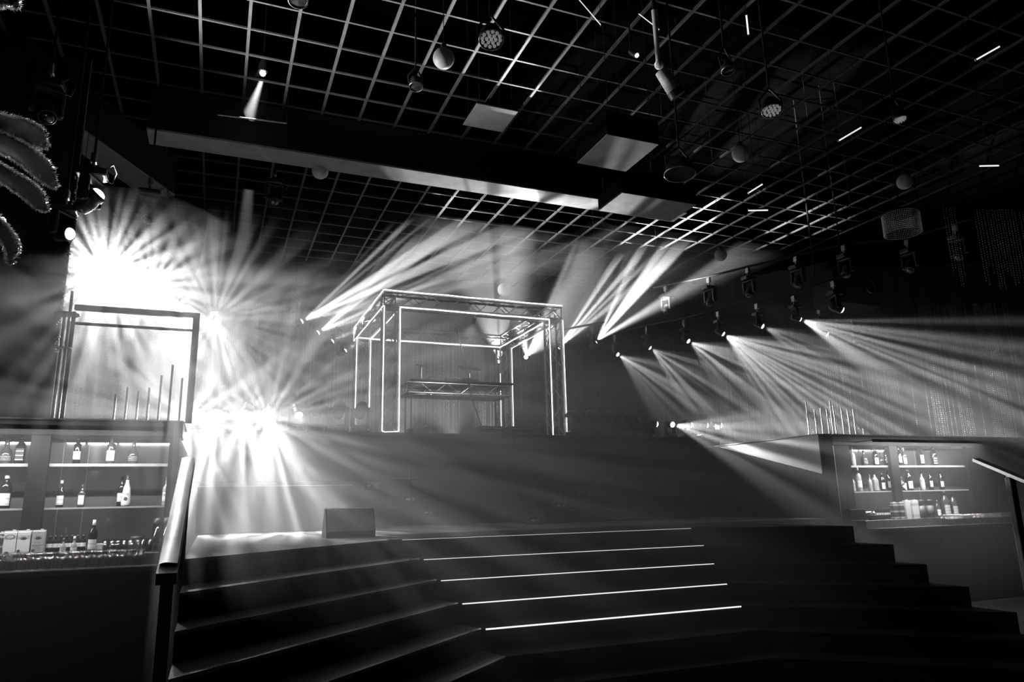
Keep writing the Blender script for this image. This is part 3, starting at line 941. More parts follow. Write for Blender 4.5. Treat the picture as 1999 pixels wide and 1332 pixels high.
# grey cloth backdrop behind the strings
struct('trim_1', MB().box((-0.8, 18.0, 2.78), (9.5, 18.05, 7.0)), M_CURT)
for (a, b, lab) in (((9.0, 16.6), (12.5, 11.6), 'dark backdrop cloth behind the right bead strings'), ((12.9, 11.7), (17.3, 9.9), 'dark backdrop cloth on the far side of the right bar'), ((-0.6, 16.0), (-3.5, 11.6), 'dark backdrop cloth behind the left bead strings'), ((-3.7, 11.6), (-5.4, 9.6), 'dark backdrop cloth in the left corner')):
    a = Vector((*a, 0)); b = Vector((*b, 0)); n = 40
    d = (b - a).normalized(); nrm = Vector((-d.y, d.x, 0))
    if nrm.y < 0:
        nrm = -nrm
    m = MB(); vs = []
    for k in range(n + 1):
        p = a.lerp(b, k / n) + nrm * (0.45 + 0.05 * math.sin(k * 1.9))
        for z in (2.79, 6.9):
            vs.append((p.x, p.y, z))
    for k in range(n + 1):
        p = a.lerp(b, k / n) + nrm * (0.47 + 0.05 * math.sin(k * 1.9))
        for z in (2.79, 6.9):
            vs.append((p.x, p.y, z))
    q = 2 * (n + 1)
    m.add(vs, [(2 * k, 2 * k + 2, 2 * k + 3, 2 * k + 1) for k in range(n)] + [(q + 2 * k, q + 2 * k + 1, q + 2 * k + 3, q + 2 * k + 2) for k in range(n)], 0, True)
    solo('backdrop_cloth', m, M_CURT, lab, 'curtain', tuple(a))

# bead-fringed hanging lamp, right
P = at_d(1760, 436, 10.5)
fl = thing('fringe_lamp', 'round hanging lamp with a fringe of bead strings over the right bar', 'hanging lamp', P)
part('ring', MB().lathe([(0.24, 0.16), (0.26, 0.16), (0.26, 0.13), (0.24, 0.13), (0.24, 0.16)], 24, P), M_BLACK, fl)
part('rod', MB().cyl(P + Vector((0, 0, 0.13)), (P.x, P.y, 10.62), 0.008, n=6), M_BLACK, fl)
part('spokes', MB().cyl(P + Vector((-0.25, 0, 0.145)), P + Vector((0.25, 0, 0.145)), 0.008, n=6).cyl(P + Vector((0, -0.25, 0.145)), P + Vector((0, 0.25, 0.145)), 0.008, n=6), M_BLACK, fl)
m = MB()
for k in range(70):
    a = 2 * math.pi * k / 70
    for j in range(11):
        m.octa((P.x + 0.25 * math.cos(a), P.y + 0.25 * math.sin(a), P.z + 0.125 - 0.028 * j), 0.007, 0.012)
o = part('fringe', m, M_BEAD, fl, 'bead string fringe'); o['kind'] = 'stuff'

# ---------------------------------------------------------------- bottles and glasses
_bm = {}
BOT = {  # kind: (profile r,z; neck top z), label (z0, z1, half angle), cap (r, z0, z1), material
    'round': ([(0.036, 0), (0.038, 0.01), (0.038, 0.16), (0.034, 0.185), (0.016, 0.215), (0.014, 0.27), (0.016, 0.275)], (0.03, 0.13, 62), (0.017, 0.262, 0.30), M_BOTMID),
    'slim': ([(0.034, 0), (0.036, 0.008), (0.036, 0.19), (0.03, 0.21), (0.014, 0.235), (0.013, 0.29), (0.0145, 0.295)], (0.05, 0.15, 62), (0.016, 0.28, 0.325), M_BOTDARK),
    'stout': ([(0.047, 0), (0.05, 0.01), (0.052, 0.09), (0.046, 0.13), (0.02, 0.165), (0.016, 0.22), (0.018, 0.225)], (0.035, 0.085, 60), (0.019, 0.205, 0.245), M_BOTMID),
    'wine': ([(0.036, 0), (0.038, 0.006), (0.038, 0.19), (0.032, 0.215), (0.015, 0.24), (0.0135, 0.31), (0.015, 0.315)], (0.05, 0.14, 64), (0.016, 0.27, 0.32), M_BOTDARK),
    'curvy': ([(0.036, 0), (0.042, 0.012), (0.043, 0.05), (0.036, 0.13), (0.03, 0.18), (0.016, 0.225), (0.014, 0.27), (0.016, 0.272)], (0.04, 0.075, 45), (0.017, 0.255, 0.30), M_BOTWHITE),
    'mini': ([(0.024, 0), (0.026, 0.005), (0.026, 0.08), (0.021, 0.10), (0.010, 0.115), (0.009, 0.145), (0.010, 0.147)], (0.025, 0.07, 70), (0.012, 0.14, 0.165), M_BOTPALE),
    'soda': ([(0.027, 0), (0.029, 0.006), (0.029, 0.12), (0.025, 0.135), (0.012, 0.155), (0.011, 0.185), (0.013, 0.187)], (0.075, 0.115, 85), (0.014, 0.18, 0.195), M_BOTDARK),
    'square': (None, (0.03, 0.14, 0), (0.017, 0.235, 0.275), M_BOTDARK),
    'jug': ([(0.05, 0), (0.054, 0.01), (0.054, 0.20), (0.046, 0.235), (0.022, 0.27), (0.019, 0.30), (0.021, 0.302)], (0.03, 0.15, 60), (0.024, 0.295, 0.33), M_BOTPALE),
}


def bottle_mesh(kind, glass, paper, cap):
    key = (kind, glass.name, paper.name if paper else '', cap.name)
    if key in _bm:
        return _bm[key]
    prof, lab, cp, _g = BOT[kind]
    b = MB()
    if prof:
        b.lathe([(0.001, 0)] + prof + [(0.001, prof[-1][1])], 14)
        rl = lambda z: next((r0 + (r1 - r0) * (z - z0) / (z1 - z0) for (r0, z0), (r1, z1) in zip(prof, prof[1:]) if z0 <= z <= z1 and z1 > z0), prof[0][0]) + 0.0012
    else:
        b.bbox((-0.04, -0.035, 0), (0.04, 0.035, 0.175), 0.012)
        b.lathe([(0.034, 0.17), (0.028, 0.19), (0.015, 0.205), (0.014, 0.25)], 12)
        rl = None
    l = MB()
    if paper:
        z0, z1, ha = lab
        if prof:
            n = 8; vs = []
            for z in (z0, (z0 + z1) / 2, z1):
                for i in range(n + 1):
                    a = math.radians(-90 - ha + 2 * ha * i / n)
                    vs.append((rl(z) * math.cos(a), rl(z) * math.sin(a), z))
            l.add(vs, [(r * (n + 1) + i, r * (n + 1) + i + 1, (r + 1) * (n + 1) + i + 1, (r + 1) * (n + 1) + i) for r in (0, 1) for i in range(n)], 0, True)
        else:
            l.box((-0.031, -0.0368, z0), (0.031, -0.0352, z1))
    c = MB().lathe([(cp[0], cp[1]), (cp[0], cp[2]), (0.001, cp[2])], 12)
    _bm[key] = (b.mesh('glass_body', glass), l.mesh('paper_label', paper) if paper else None, c.mesh('cap', cap))
    return _bm[key]


def bottle(kind, loc, label, group, glass=None, paper=M_PAPER, cap=M_CAPD, size=1.0, text=None):
    b, l, c = bottle_mesh(kind, glass or BOT[kind][3], paper, cap)
    t = thing('bottle', label, 'bottle', loc, 0, group)
    S = Matrix.Scale(size, 4)
    put('glass_body', b, t, S)
    if l:
        pl = put('paper_label', l, t, S)
        if text:
            words(text[0], (0, -0.0405, text[1]), text[2], M_INK, pl)
    put('cap', c, t, S)
    return t


def words(body, loc, size, m, parent, rot=(math.pi / 2, 0, 0)):
    cu = bpy.data.curves.new('lettering', 'FONT')
    cu.body = body; cu.size = size; cu.align_x = 'CENTER'; cu.align_y = 'CENTER'; cu.extrude = 0.0003
    cu.materials.append(m)
    tmp = bpy.data.objects.new('lettering', cu)
    me = bpy.data.meshes.new_from_object(tmp)
    bpy.data.objects.remove(tmp)
    o = bpy.data.objects.new('lettering', me)
    COL.objects.link(o)
    o.parent = parent
    o.location = loc; o.rotation_euler = rot
    return o


def carton(x, y, z, wd, hgt, label, group, m, top=M_WHITE, text=None, ink=M_INK, leaf=False, oval=False):
    t = thing('juice_carton', label, 'carton', (x, y, z), 0, group)
    part('body', MB().bbox((-wd / 2, -0.035, 0), (wd / 2, 0.035, hgt), 0.004), m, t, world=False)
    part('top_fold', MB().obar((-wd / 2, 0, hgt + 0.006), (wd / 2, 0, hgt + 0.006), 0.04, 0.012), top, t, world=False)
    part('spout_cap', MB().cyl((wd * 0.2, 0, hgt), (wd * 0.2, 0, hgt + 0.022), 0.014, n=10), M_WHITE, t, world=False)
    if oval:
        part('oval_mark', MB().lathe([(0.034, 0.0), (0.038, 0.0), (0.038, 0.0006), (0.034, 0.0006)], 24, (0, -0.0356, hgt * 0.82), mat=Matrix(((1, 0, 0), (0, 0, -1), (0, 0.55, 0)))), M_INK, t, world=False)
        part('fruit_mark', MB().lathe([(0.001, 0.0), (0.018, 0.0)], 14, (-0.015, -0.0356, hgt * 0.18), mat=Matrix(((1, 0, 0), (0, 0, -1), (0, 1, 0)))), M_INK, t, world=False)
    if leaf:
        m2 = MB()
        for k in range(5):
            a = math.radians(30 + 30 * k)
            c = Vector((0, -0.0357, hgt * 0.68)); d = Vector((math.cos(a), 0, math.sin(a))); q = Vector((-d.z, 0, d.x))
            m2.add([c, c + d * 0.018 + q * 0.006, c + d * 0.04, c + d * 0.018 - q * 0.006], [(0, 3, 2, 1)])
        part('leaf_mark', m2, M_INK, t, world=False)
        part('fruit_mark', MB().lathe([(0.001, 0.0), (0.014, 0.0)], 14, (-wd * 0.3, -0.0356, hgt * 0.25), mat=Matrix(((1, 0, 0), (0, 0, -1), (0, 1, 0)))), M_INK, t, world=False)
    if text:
        words(text, (0, -0.0362, hgt * 0.5), 0.026, ink, t)
    return t


def make_coupe():
    t = thing('cocktail_glass', 'x', 'glass')
    part('bowl', MB().lathe([(0.004, 0.085), (0.03, 0.10), (0.044, 0.13), (0.046, 0.155), (0.0445, 0.155), (0.042, 0.13), (0.028, 0.103), (0.002, 0.09)], 10), M_GLASS, t, world=False)
    part('stem', MB().cyl((0, 0, 0.006), (0, 0, 0.088), 0.0045, n=6), M_GLASS, t, world=False)
    part('foot', MB().lathe([(0.033, 0.0), (0.034, 0.003), (0.006, 0.008), (0.001, 0.008)], 10), M_GLASS, t, world=False)
    return t


def make_tumbler(h=0.13, r=0.032):
    t = thing('tumbler', 'x', 'glass')
    part('wall', MB().lathe([(r * 0.85, 0.0), (r, h), (r * 0.95, h), (r * 0.8, 0.012)], 10), M_GLASS, t, world=False)
    part('base', MB().lathe([(0.001, 0.0), (r * 0.84, 0.0), (r * 0.8, 0.011), (0.001, 0.011)], 10), M_GLASS, t, world=False)
    return t


def grid_glasses(proto, first, xs, ys, z, label, group, jit=0.004):
    used = first
    for y in ys:
        for x in xs(y) if callable(xs) else xs:
            p = (x + random.uniform(-jit, jit), y + random.uniform(-jit, jit), z)
            if not used[0]:
                used[0] = True
                proto.location = p; proto['label'] = label; proto['group'] = group
            else:
                dup(proto, p, label, group)


COUPE, TUMB, SHORT = make_coupe(), make_tumbler(), make_tumbler(0.085, 0.036)
cu_u, tu_u, sh_u = [False], [False], [False]

# ---------------------------------------------------------------- left bar
def back_bar(name, lab, x0, x1, yb, uprights, zc, zs1, zs2, ztop, zled, seams, wall_end):
    """cabinet against a smoked mirror: fascia on top, two shelves, counter, dark cabinet below"""
    t = thing(name, lab, 'bar', ((x0 + x1) / 2, yb, 0))
    part('mirror_back', MB().box((x0, yb + 0.02, zc), (x1, yb + 0.05, ztop - 0.16)), M_MIRROR, t, 'smoked mirror panels')
    for s_ in seams:
        sm = MB().box((s_ - 0.003, yb + 0.016, zc + 0.1), (s_ + 0.003, yb + 0.02, ztop - 0.17))
        part('mirror_seam', sm, M_TRIM, t)
    fa, fb = (x0 - 0.3 if x0 > 0 else x0), (x1 if x0 > 0 else max(x1, wall_end[1]))
    part('fascia', MB().bbox((fa - 0.02, yb - 0.42, ztop - 0.17), (fb + 0.02, yb + 0.06, ztop - 0.02), 0.008), M_BARWOOD, t)
    part('ledge', MB().bbox((fa - 0.03, yb - 0.45, ztop - 0.02), (fb + 0.03, yb + 0.6, ztop), 0.006), M_BARWOOD, t)
    part('ledge_trim', MB().box((fa - 0.03, yb - 0.456, ztop - 0.012), (fb + 0.03, yb - 0.45, ztop)), M_TRIM, t)
    for k, z in enumerate((zs1, zs2)):
        sh = part('shelf', MB().box((x0, yb - 0.36, z - 0.022), (x1, yb + 0.018, z)), M_GLASS, t)
        part('shelf_edge', MB().box((x0, yb - 0.368, z - 0.03 + 0.012 * k), (x1, yb - 0.36, z)), M_SHELF, sh, 'pale glass shelf edge')
    for u in uprights:
        part('upright', MB().bbox((u - 0.085, yb - 0.44, zc), (u + 0.085, yb - 0.375, ztop - 0.17), 0.006), M_BARWOOD, t)
    part('counter_step', MB().bbox((x0, yb - 0.57, zc), (x1, yb + 0.018, zc + 0.11), 0.004), M_BARTOP, t)
    part('counter', MB().bbox((x0, yb - 0.82, zc - 0.05), (x1, yb + 0.018, zc), 0.006), M_BARTOP, t)
    part('counter_edge', MB().box((x0, yb - 0.826, zc - 0.012), (x1, yb - 0.82, zc)), M_TRIM, t)
    nd = max(2, int((x1 - x0) / 0.62))
    for k in range(nd):
        a = x0 + (x1 - x0) * k / nd; b = x0 + (x1 - x0) * (k + 1) / nd
        d = part('door', MB().bbox((a + 0.004, yb - 0.80, 0.09), (b - 0.004, yb - 0.78, zc - 0.06), 0.004), M_BARWOOD, t)
        part('handle', MB().cyl((b - 0.06, yb - 0.82, zc - 0.30), (b - 0.06, yb - 0.82, zc - 0.16), 0.006, n=6), M_BARWOOD, d)
    part('carcass', MB().box((x0, yb - 0.78, 0), (x1, yb + 0.018, zc - 0.055)), M_BARWOOD, t)
    a, b = wall_end
    part('end_panel', MB().bbox((a, yb - 0.45, 0), (b, yb + 2.6, ztop - (0.171 if x0 < 0 else 0.0)), 0.004), M_CAB, t)
    return t


LYB = 8.80
back_bar('back_bar', 'left back bar with smoked mirror, two bottle shelves and a glass-covered counter', -4.2, -0.46, LYB, [-1.61], 1.09, 2.085, 1.655, 2.53, 0, [-1.48, -1.25, -3.2, -2.4], (-0.455, -0.36))
RYB = 8.80
RBAR = back_bar('back_bar', 'right back bar with smoked mirror, two bottle shelves and a glass-covered counter', 9.05, 16.0, RYB, [9.97], 1.12, 2.055, 1.66, 2.53, 0, [9.5, 10.5, 11.0], (8.52, 8.70))
# dark panel set over the shelves where the bar end lies in shade
part('shade_panel', MB().bbox((11.62, 8.34, 1.234), (16.0, 8.40, 2.358), 0.004), M_CAB, RBAR, 'dark panel standing for shade beyond the last bottle bay')
fp = thing('bar_end_board', 'tall dark board closing the near end of the right back bar', 'board', (8.88, 8.36, 0))
part('board', MB().bbox((8.71, 8.36, 0), (9.04, 8.40, 2.355), 0.004), M_STAGE, fp)
part('edge_trim', MB().box((8.71, 8.355, 0.1), (8.718, 8.36, 2.35)), M_TRIM, fp)
# pale triangle shaped as the stage light falling on the bar's end wall
sp = thing('light_patch', 'pale triangular patch of painted light on the end of the right bar', 'panel', (8.61, 9.6, 2.2))
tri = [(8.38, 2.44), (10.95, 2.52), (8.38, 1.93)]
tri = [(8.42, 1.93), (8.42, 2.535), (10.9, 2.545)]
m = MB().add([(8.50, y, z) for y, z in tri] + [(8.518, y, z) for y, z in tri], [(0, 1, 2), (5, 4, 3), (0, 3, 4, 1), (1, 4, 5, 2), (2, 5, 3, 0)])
part('board', m, M_WHITE, sp)  # the pale face of the painted light patch
part('edge_strip', MB().obar((8.497, 8.42, 2.53), (8.497, 10.9, 2.54), 0.012, 0.012), M_TRIM, sp)  # strip along the painted light patch

LB = 'bottles on the left bar shelves'
ybt = LYB - 0.24
def lx(px, z, y=ybt):
    return at_y(px, 900, y).x
Z1, Z2, ZC = 2.086, 1.656, 1.201
for px, kind, kw, lab in (
    (11, 'stout', dict(paper=M_PAPERD, cap=M_CAPD), 'stout round bottle at the outer end of the top left shelf'),
    (38, 'square', dict(paper=M_PAPERD, size=1.1), 'square dark bottle with a patterned label on the top left shelf'),
    (149, 'wine', dict(paper=M_PAPER, glass=M_BOTDARK, size=0.93), 'tall dark bottle with a white label just right of the pillar, top shelf'),
    (215, 'round', dict(paper=M_PAPER, glass=M_BOTMID, size=1.08), 'amber bottle with a large white label in the middle of the top shelf'),
    (259, 'stout', dict(paper=M_PAPERD, size=0.98), 'stout round dark bottle near the lit end of the top left shelf'),
    (-20, 'round', dict(paper=M_PAPER2), 'bottle at the far end of the top left shelf beside the stout one'),
):
    bottle(kind, (lx(px, Z1), ybt, Z1), lab, LB, **kw)
for px, kind, kw, lab in (
    (2, 'round', dict(paper=M_PAPER2), 'half hidden bottle at the outer end of the middle left shelf'),
    (19, 'jug', dict(paper=M_PAPER, glass=M_BOTDARK, cap=M_CAPW, size=0.98), 'large dark bottle with a white cap left of the pillar, middle shelf'),
    (126, 'round', dict(paper=M_PAPER, glass=M_BOTDARK, cap=M_CAPW, size=0.9), 'round bottle with a white cap and white label right of the pillar'),
    (167, 'square', dict(paper=M_PAPER, glass=M_BOTMID, size=0.84), 'square bottle with a slanted white label in the middle of the middle shelf'),
    (243, 'wine', dict(paper=M_PAPER, size=0.97), 'dark bottle standing behind the white bottle on the middle left shelf'),
    (253, 'curvy', dict(paper=None, cap=M_CAPD, size=1.05), 'white curved bottle with a dark cap on the middle left shelf'),
    (329, 'slim', dict(paper=M_PAPER, glass=M_BOTPALE, size=0.93), 'clear bottle with a white label at the railing end of the middle shelf'),
):
    y = ybt + (0.07 if px == 243 else 0.0) - (0.03 if px == 253 else 0)
    t = bottle(kind, (lx(px, Z2, y), y, Z2), lab, LB, **kw)
    if px == 253:
        words('MALIBU', (0, -0.046, 0.125), 0.018, M_INK, t)
        part('round_mark', MB().lathe([(0.001, 0.0), (0.018, 0.0)], 16, (0, -0.0462, 0.075), mat=Matrix(((1, 0, 0), (0, 0, -1), (0, 1, 0)))), M_INK, t, world=False)
    if px == 329:
        words("BELL'S", (0, -0.0385, 0.115), 0.02, M_INK, t)

LC = 'things on the left bar counter'
yc = LYB - 0.50
carton(at_y(2, 1060, yc).x - 0.02, yc, ZC, 0.10, 0.22, 'dark juice carton cut by the picture edge on the left counter', LC, M_CARTOND)
carton(at_y(20, 1060, yc).x, yc, ZC, 0.105, 0.235, 'white juice carton with an oval mark on the left counter', LC, M_CARTON, oval=True)
carton(at_y(47, 1060, yc).x, yc, ZC, 0.105, 0.235, 'white juice carton with a leaf mark on the left counter', LC, M_CARTON, leaf=True)
carton(at_y(75, 1060, yc).x, yc, ZC, 0.105, 0.235, 'grey juice carton with large white lettering on the left counter', LC, mat('grey_carton', 0.4, 0.5), text='Rubicon', ink=M_INKW, leaf=True)
for k in range(7):
    x = at_y(97 + 10.8 * k, 1060, yc + 0.2).x
    bottle('soda', (x, yc + 0.2, ZC), 'small dark bottle with a white band, %s in the close row beside the cartons' % ORD[k], 'close row of small dark bottles', size=0.95)
for px, kw, lab in ((124, dict(paper=M_PAPER2), 'miniature pale bottle standing before the row of small dark bottles'), (145, dict(paper=M_PAPER, cap=M_CAPW, size=1.08), 'miniature white-labelled bottle with a pale cap before the dark bottle row')):
    bottle('mini', (at_y(px, 1060, yc - 0.05).x, yc - 0.05, ZC), lab, 'miniature bottles on the counter', **kw)
bottle('wine', (at_y(181, 1060, yc).x, yc - 0.02, ZC), 'tall dark wine bottle with a pale top beside the tumblers', LC, cap=M_CAPW, size=1.03)
bx0 = at_y(193, 1060, yc).x
t = thing('napkin_box', 'small white box between the wine bottle and the tumblers', 'box', (bx0, yc, ZC), 0, LC)
part('box_body', MB().bbox((-0.035, -0.03, 0), (0.035, 0.03, 0.10), 0.004), M_WHITE, t, world=False)
part('dark_slot', MB().box((-0.03, -0.0315, 0.0), (0.03, -0.0302, 0.045)), M_BODY, t, world=False)
# tumblers
grid_glasses(TUMB, tu_u, [at_y(207 + 12.3 * k, 1060, 8.45).x for k in range(8)], [8.42, 8.51], 1.20, 'straight clear tumbler standing in close rows on the left counter step', 'tumblers on the left counter')
grid_glasses(SHORT, sh_u, [at_y(100 + 13.5 * k, 1060, 8.70).x for k in range(16)], [8.74], 1.201, 'short clear tumbler in the line along the left mirror', 'short tumblers along the left mirror')
t = thing('lidded_tub', 'pale round tub with a lid standing on the tumblers side of the left counter', 'tub', (at_y(268, 1045, 8.62).x, 8.62, 1.201))
part('tub', MB().lathe([(0.001, 0), (0.055, 0), (0.06, 0.13), (0.001, 0.13)], 16), M_LIQ, t, world=False)
part('lid', MB().lathe([(0.063, 0.13), (0.063, 0.15), (0.001, 0.15)], 16), M_BARTOP, t, world=False)
for i, px in enumerate((308, 326)):
    t = thing('glass_jar', ('tall glass jar with a dark lid at the end of the left counter', 'tall glass jar with a dark lid partly behind the railing end')[i], 'jar', (at_y(px, 1040, 8.35).x, 8.35, 1.201), 0, 'tall jars on the left counter')
    part('jar_wall', MB().lathe([(0.001, 0), (0.047, 0), (0.05, 0.01), (0.05, 0.27), (0.046, 0.27), (0.046, 0.012)], 14), M_GLASS, t, world=False)
    part('contents', MB().lathe([(0.001, 0.012), (0.044, 0.012), (0.044, 0.08), (0.001, 0.08)], 14), M_BARTOP, t, world=False)
    part('lid', MB().lathe([(0.053, 0.27), (0.053, 0.33), (0.001, 0.335)], 14), M_BODY, t, world=False)
# stemmed glasses along the counter edge
grid_glasses(COUPE, cu_u, lambda y: [-2.04 + 0.098 * k + (0.049 if abs(y - 8.10) < 0.01 else 0) for k in range(15)], [8.02, 8.10, 8.18], 1.091, 'stemmed cocktail glass in the close rows on the left counter edge', 'cocktail glasses on the left counter')

# ---------------------------------------------------------------- right bar stock
RB = 'bottles on the right bar shelves'
def rx(px, y=ybt, py=930):
    return at_y(px, py, y).x
for px, kind, kw, lab in (
    (1643, 'slim', dict(paper=M_PAPER), 'dark bottle with a narrow white label, first on the top right shelf'),
    (1664, 'round', dict(paper=M_PAPER2, glass=M_BOTPALE), 'pale glass bottle second on the top right shelf'),
    (1686, 'stout', dict(paper=M_PAPERD), 'stout dark bottle left of the large white label, top right shelf'),
    (1708, 'jug', dict(paper=M_PAPER, glass=M_BOTDARK, size=0.85), 'dark bottle with the largest white label on the top right shelf'),
    (1718, 'stout', dict(paper=None, size=0.85), 'low dark bottle without label right of the large white label'),
    (1729, 'wine', dict(paper=M_PAPER), 'tall dark bottle beside the pillar on the top right shelf'),
    (1755, 'slim', dict(paper=M_PAPER), 'dark bottle just past the pillar on the top right shelf'),
    (1764, 'round', dict(paper=M_PAPER2, cap=M_CAPW), 'bottle with a bright cap past the pillar, top right shelf'),
    (1795, 'square', dict(paper=M_PAPER2, size=1.25), 'wide bottle with a grey label on the top right shelf'),
    (1822, 'jug', dict(paper=M_PAPERD, glass=M_BOTDARK, size=0.95), 'broad dark bottle near the end of the top right shelf'),
):
    bottle(kind, (rx(px, py=890), ybt, 2.056), lab, RB, **kw)
for px, kind, kw, lab in (
    (1648, 'wine', dict(paper=M_PAPER), 'dark bottle first on the middle right shelf'),
    (1663, 'square', dict(paper=None, glass=M_BOTPALE, size=0.95), 'clear square bottle second on the middle right shelf'),
    (1676, 'wine', dict(paper=M_PAPER, glass=M_BOTPALE, cap=M_CAPW, size=1.2), 'tallest pale bottle with a white cap on the middle right shelf'),
    (1698, 'slim', dict(paper=None, glass=M_BOTPALE, size=0.8), 'slim pale bottle left of the wide clear one, middle right shelf'),
    (1708, 'square', dict(paper=None, glass=M_BOTPALE, size=1.1), 'wide clear square bottle on the middle right shelf'),
    (1722, 'round', dict(paper=M_PAPER, glass=M_BOTDARK, cap=M_CAPW), 'dark bottle with a white cap and label before the pillar, middle right shelf'),
    (1734, 'slim', dict(paper=M_PAPER2), 'bottle half hidden by the pillar, middle right shelf'),
    (1760, 'stout', dict(paper=None, size=0.9), 'low dark bottle with no label past the pillar, middle right shelf'),
    (1774, 'jug', dict(paper=M_PAPER, glass=M_BOTDARK, cap=M_CAPW), 'broad dark bottle with a white cap past the pillar, middle right shelf'),
    (1800, 'round', dict(paper=M_PAPER2, glass=M_BOTPALE), 'pale bottle with a grey label on the middle right shelf'),
    (1816, 'slim', dict(paper=M_PAPER2), 'slim dark bottle with a grey label on the middle right shelf'),
    (1837, 'wine', dict(paper=M_PAPER2), 'tall dark bottle at the far end of the middle right shelf'),
):
    bottle(kind, (rx(px, py=940), ybt, 1.661), lab, RB, **kw)
x = rx(1763, 8.50, 945)
t = thing('price_card', 'small white triangular card standing past the pillar on the middle right shelf', 'card', (x, 8.47, 1.661))
part('card', MB().add([(-0.05, 0, 0.06), (0.035, 0, 0.0), (0.035, 0, 0.12), (-0.05, 0.012, 0.06), (0.035, 0.03, 0.0), (0.035, 0.012, 0.12)], [(0, 1, 2), (5, 4, 3), (0, 3, 4, 1), (1, 4, 5, 2), (2, 5, 3, 0)]), M_WHITE, t, world=False)
RC = 'things on the right bar counter'
ZR = 1.231
yc = RYB - 0.50
t = thing('storage_box', 'dark box at the left end of the right bar counter', 'box', (rx(1666, 8.3, 1005), 8.33, 1.232), 0, RC)
part('box_body', MB().bbox((-0.15, -0.12, 0.001), (0.17, 0.10, 0.17), 0.01), M_STAGE, t, world=False)
part('edge_trim', MB().box((-0.15, -0.124, 0.004), (0.17, -0.12, 0.012)), M_TRIM, t, world=False)
grid_glasses(TUMB, tu_u, [rx(1690 + 5.5 * k, 8.5, 1000) for k in range(3)], [8.48, 8.56], ZR, 'clear tumbler in the small cluster beside the dark box, right counter', 'tumblers on the right counter')
for k in range(6):
    bottle('soda', (rx(1710 + 5.2 * k, 8.5, 1000), 8.5, ZR), 'small dark bottle with a white band, %s in the row on the right counter' % ORD[k], 'small dark bottles on the right counter', size=0.85)
t = thing('bar_tray', 'long dark tray before the small dark bottles on the right counter', 'tray', (rx(1713, 8.30, 1012), 8.31, ZR), 0, RC)
part('tray_body', MB().bbox((-0.17, -0.05, 0.001), (0.13, 0.02, 0.075), 0.006), M_BODY, t, world=False)
part('tray_rim', MB().box((-0.17, -0.054, 0.068), (0.13, -0.05, 0.076)), M_TRIM, t, world=False)
carton(rx(1744, yc, 1000), yc - 0.02, ZR, 0.10, 0.24, 'dark juice carton with a round print on the right counter', RC, M_CARTOND)
carton(rx(1757, yc, 1000), yc - 0.02, ZR, 0.085, 0.24, 'dark checked juice carton left of the white cartons, right counter', RC, M_CARTOND)
carton(rx(1769, yc, 1000), yc - 0.02, ZR, 0.10, 0.27, 'plain white juice carton on the right counter', RC, M_WHITE)
carton(rx(1784, yc, 1000), yc - 0.02, ZR, 0.12, 0.27, 'white juice carton with printed panels on the right counter', RC, M_CARTON)
for i, px in enumerate((1799, 1816)):
    t = thing('glass_jar', ('first fat glass jar with grey contents beside the white cartons', 'second fat glass jar with grey contents beside the white cartons')[i], 'jar', (rx(px, 8.28, 1000), 8.28, ZR), 0, 'fat jars on the right counter')
    part('jar_wall', MB().lathe([(0.001, 0), (0.062, 0), (0.065, 0.01), (0.065, 0.23), (0.055, 0.25), (0.055, 0.26)], 14), M_GLASS, t, world=False)
    part('contents', MB().lathe([(0.001, 0.01), (0.06, 0.01), (0.06, 0.19), (0.001, 0.19)], 14), M_LIQ, t, world=False)
    part('lid', MB().lathe([(0.058, 0.255), (0.058, 0.28), (0.001, 0.285)], 14), M_BODY, t, world=False)
for i, (px, sz) in enumerate(((1829, 0.8), (1845, 1.25), (1861, 1.1))):
    bottle('jug', (rx(px, 8.5, 985), 8.5, ZR), ('white-labelled jug bottle next to the fat jars', 'largest jug bottle with a grey label at the end of the right stock', 'last jug bottle at the dark end of the right stock')[i], 'jug bottles on the right counter', glass=M_BOTMID, paper=M_PAPER2 if i else M_PAPER, size=sz)
grid_glasses(SHORT, sh_u, [rx(1650 + 7 * k, 8.74, 985) for k in range(16)], [8.74], ZR, 'short clear tumbler in the line along the right mirror', 'short tumblers along the right mirror')
grid_glasses(COUPE, cu_u, lambda y: [10.60 + 0.1 * k + (0.05 if abs(y - 8.10) < 0.01 else 0) for k in range(18)], [8.02, 8.10, 8.18], 1.121, 'stemmed cocktail glass in the close rows on the right counter edge', 'cocktail glasses on the right counter')

# fill lights added before the fascias to brighten bottles and labels
def bar_fill_light(x0, x1, y, z, watts, lab):
    t = thing('bar_fill_light', lab, 'light', ((x0 + x1) / 2, y, z))
    part('housing', MB().box((x0, y - 0.015, z), (x1, y + 0.015, z + 0.02)), M_BODY, t)
    part('lip', MB().box((x0 - 0.01, y - 0.027, z - 0.022), (x1 + 0.01, y - 0.016, z + 0.02)), M_CAB, t)  # keeps the added light strip out of view
    for xe in (x0 + 0.1, x1 - 0.1):
        part('arm', MB().box((xe - 0.01, y + 0.015, z + 0.004), (xe + 0.01, 8.385, z + 0.016)), M_CAB, t)
    ld = bpy.data.lights.new('bar_fill_light', 'AREA'); ld.shape = 'RECTANGLE'; ld.size = x1 - x0; ld.size_y = 0.02; ld.energy = watts
    o = bpy.data.objects.new('bar_fill_source', ld); COL.objects.link(o)
    o.location = ((x0 + x1) / 2, y, z - 0.004)
    o.rotation_euler = (math.radians(28), 0, 0)
    return o


LIT = [bar_fill_light(-3.4, -0.5, 7.98, 2.40, 60, 'added slim fill light held out from the fascia of the left bar'), bar_fill_light(9.1, 11.5, 7.98, 2.40, 80, 'added slim fill light held out from the fascia of the right bar')]

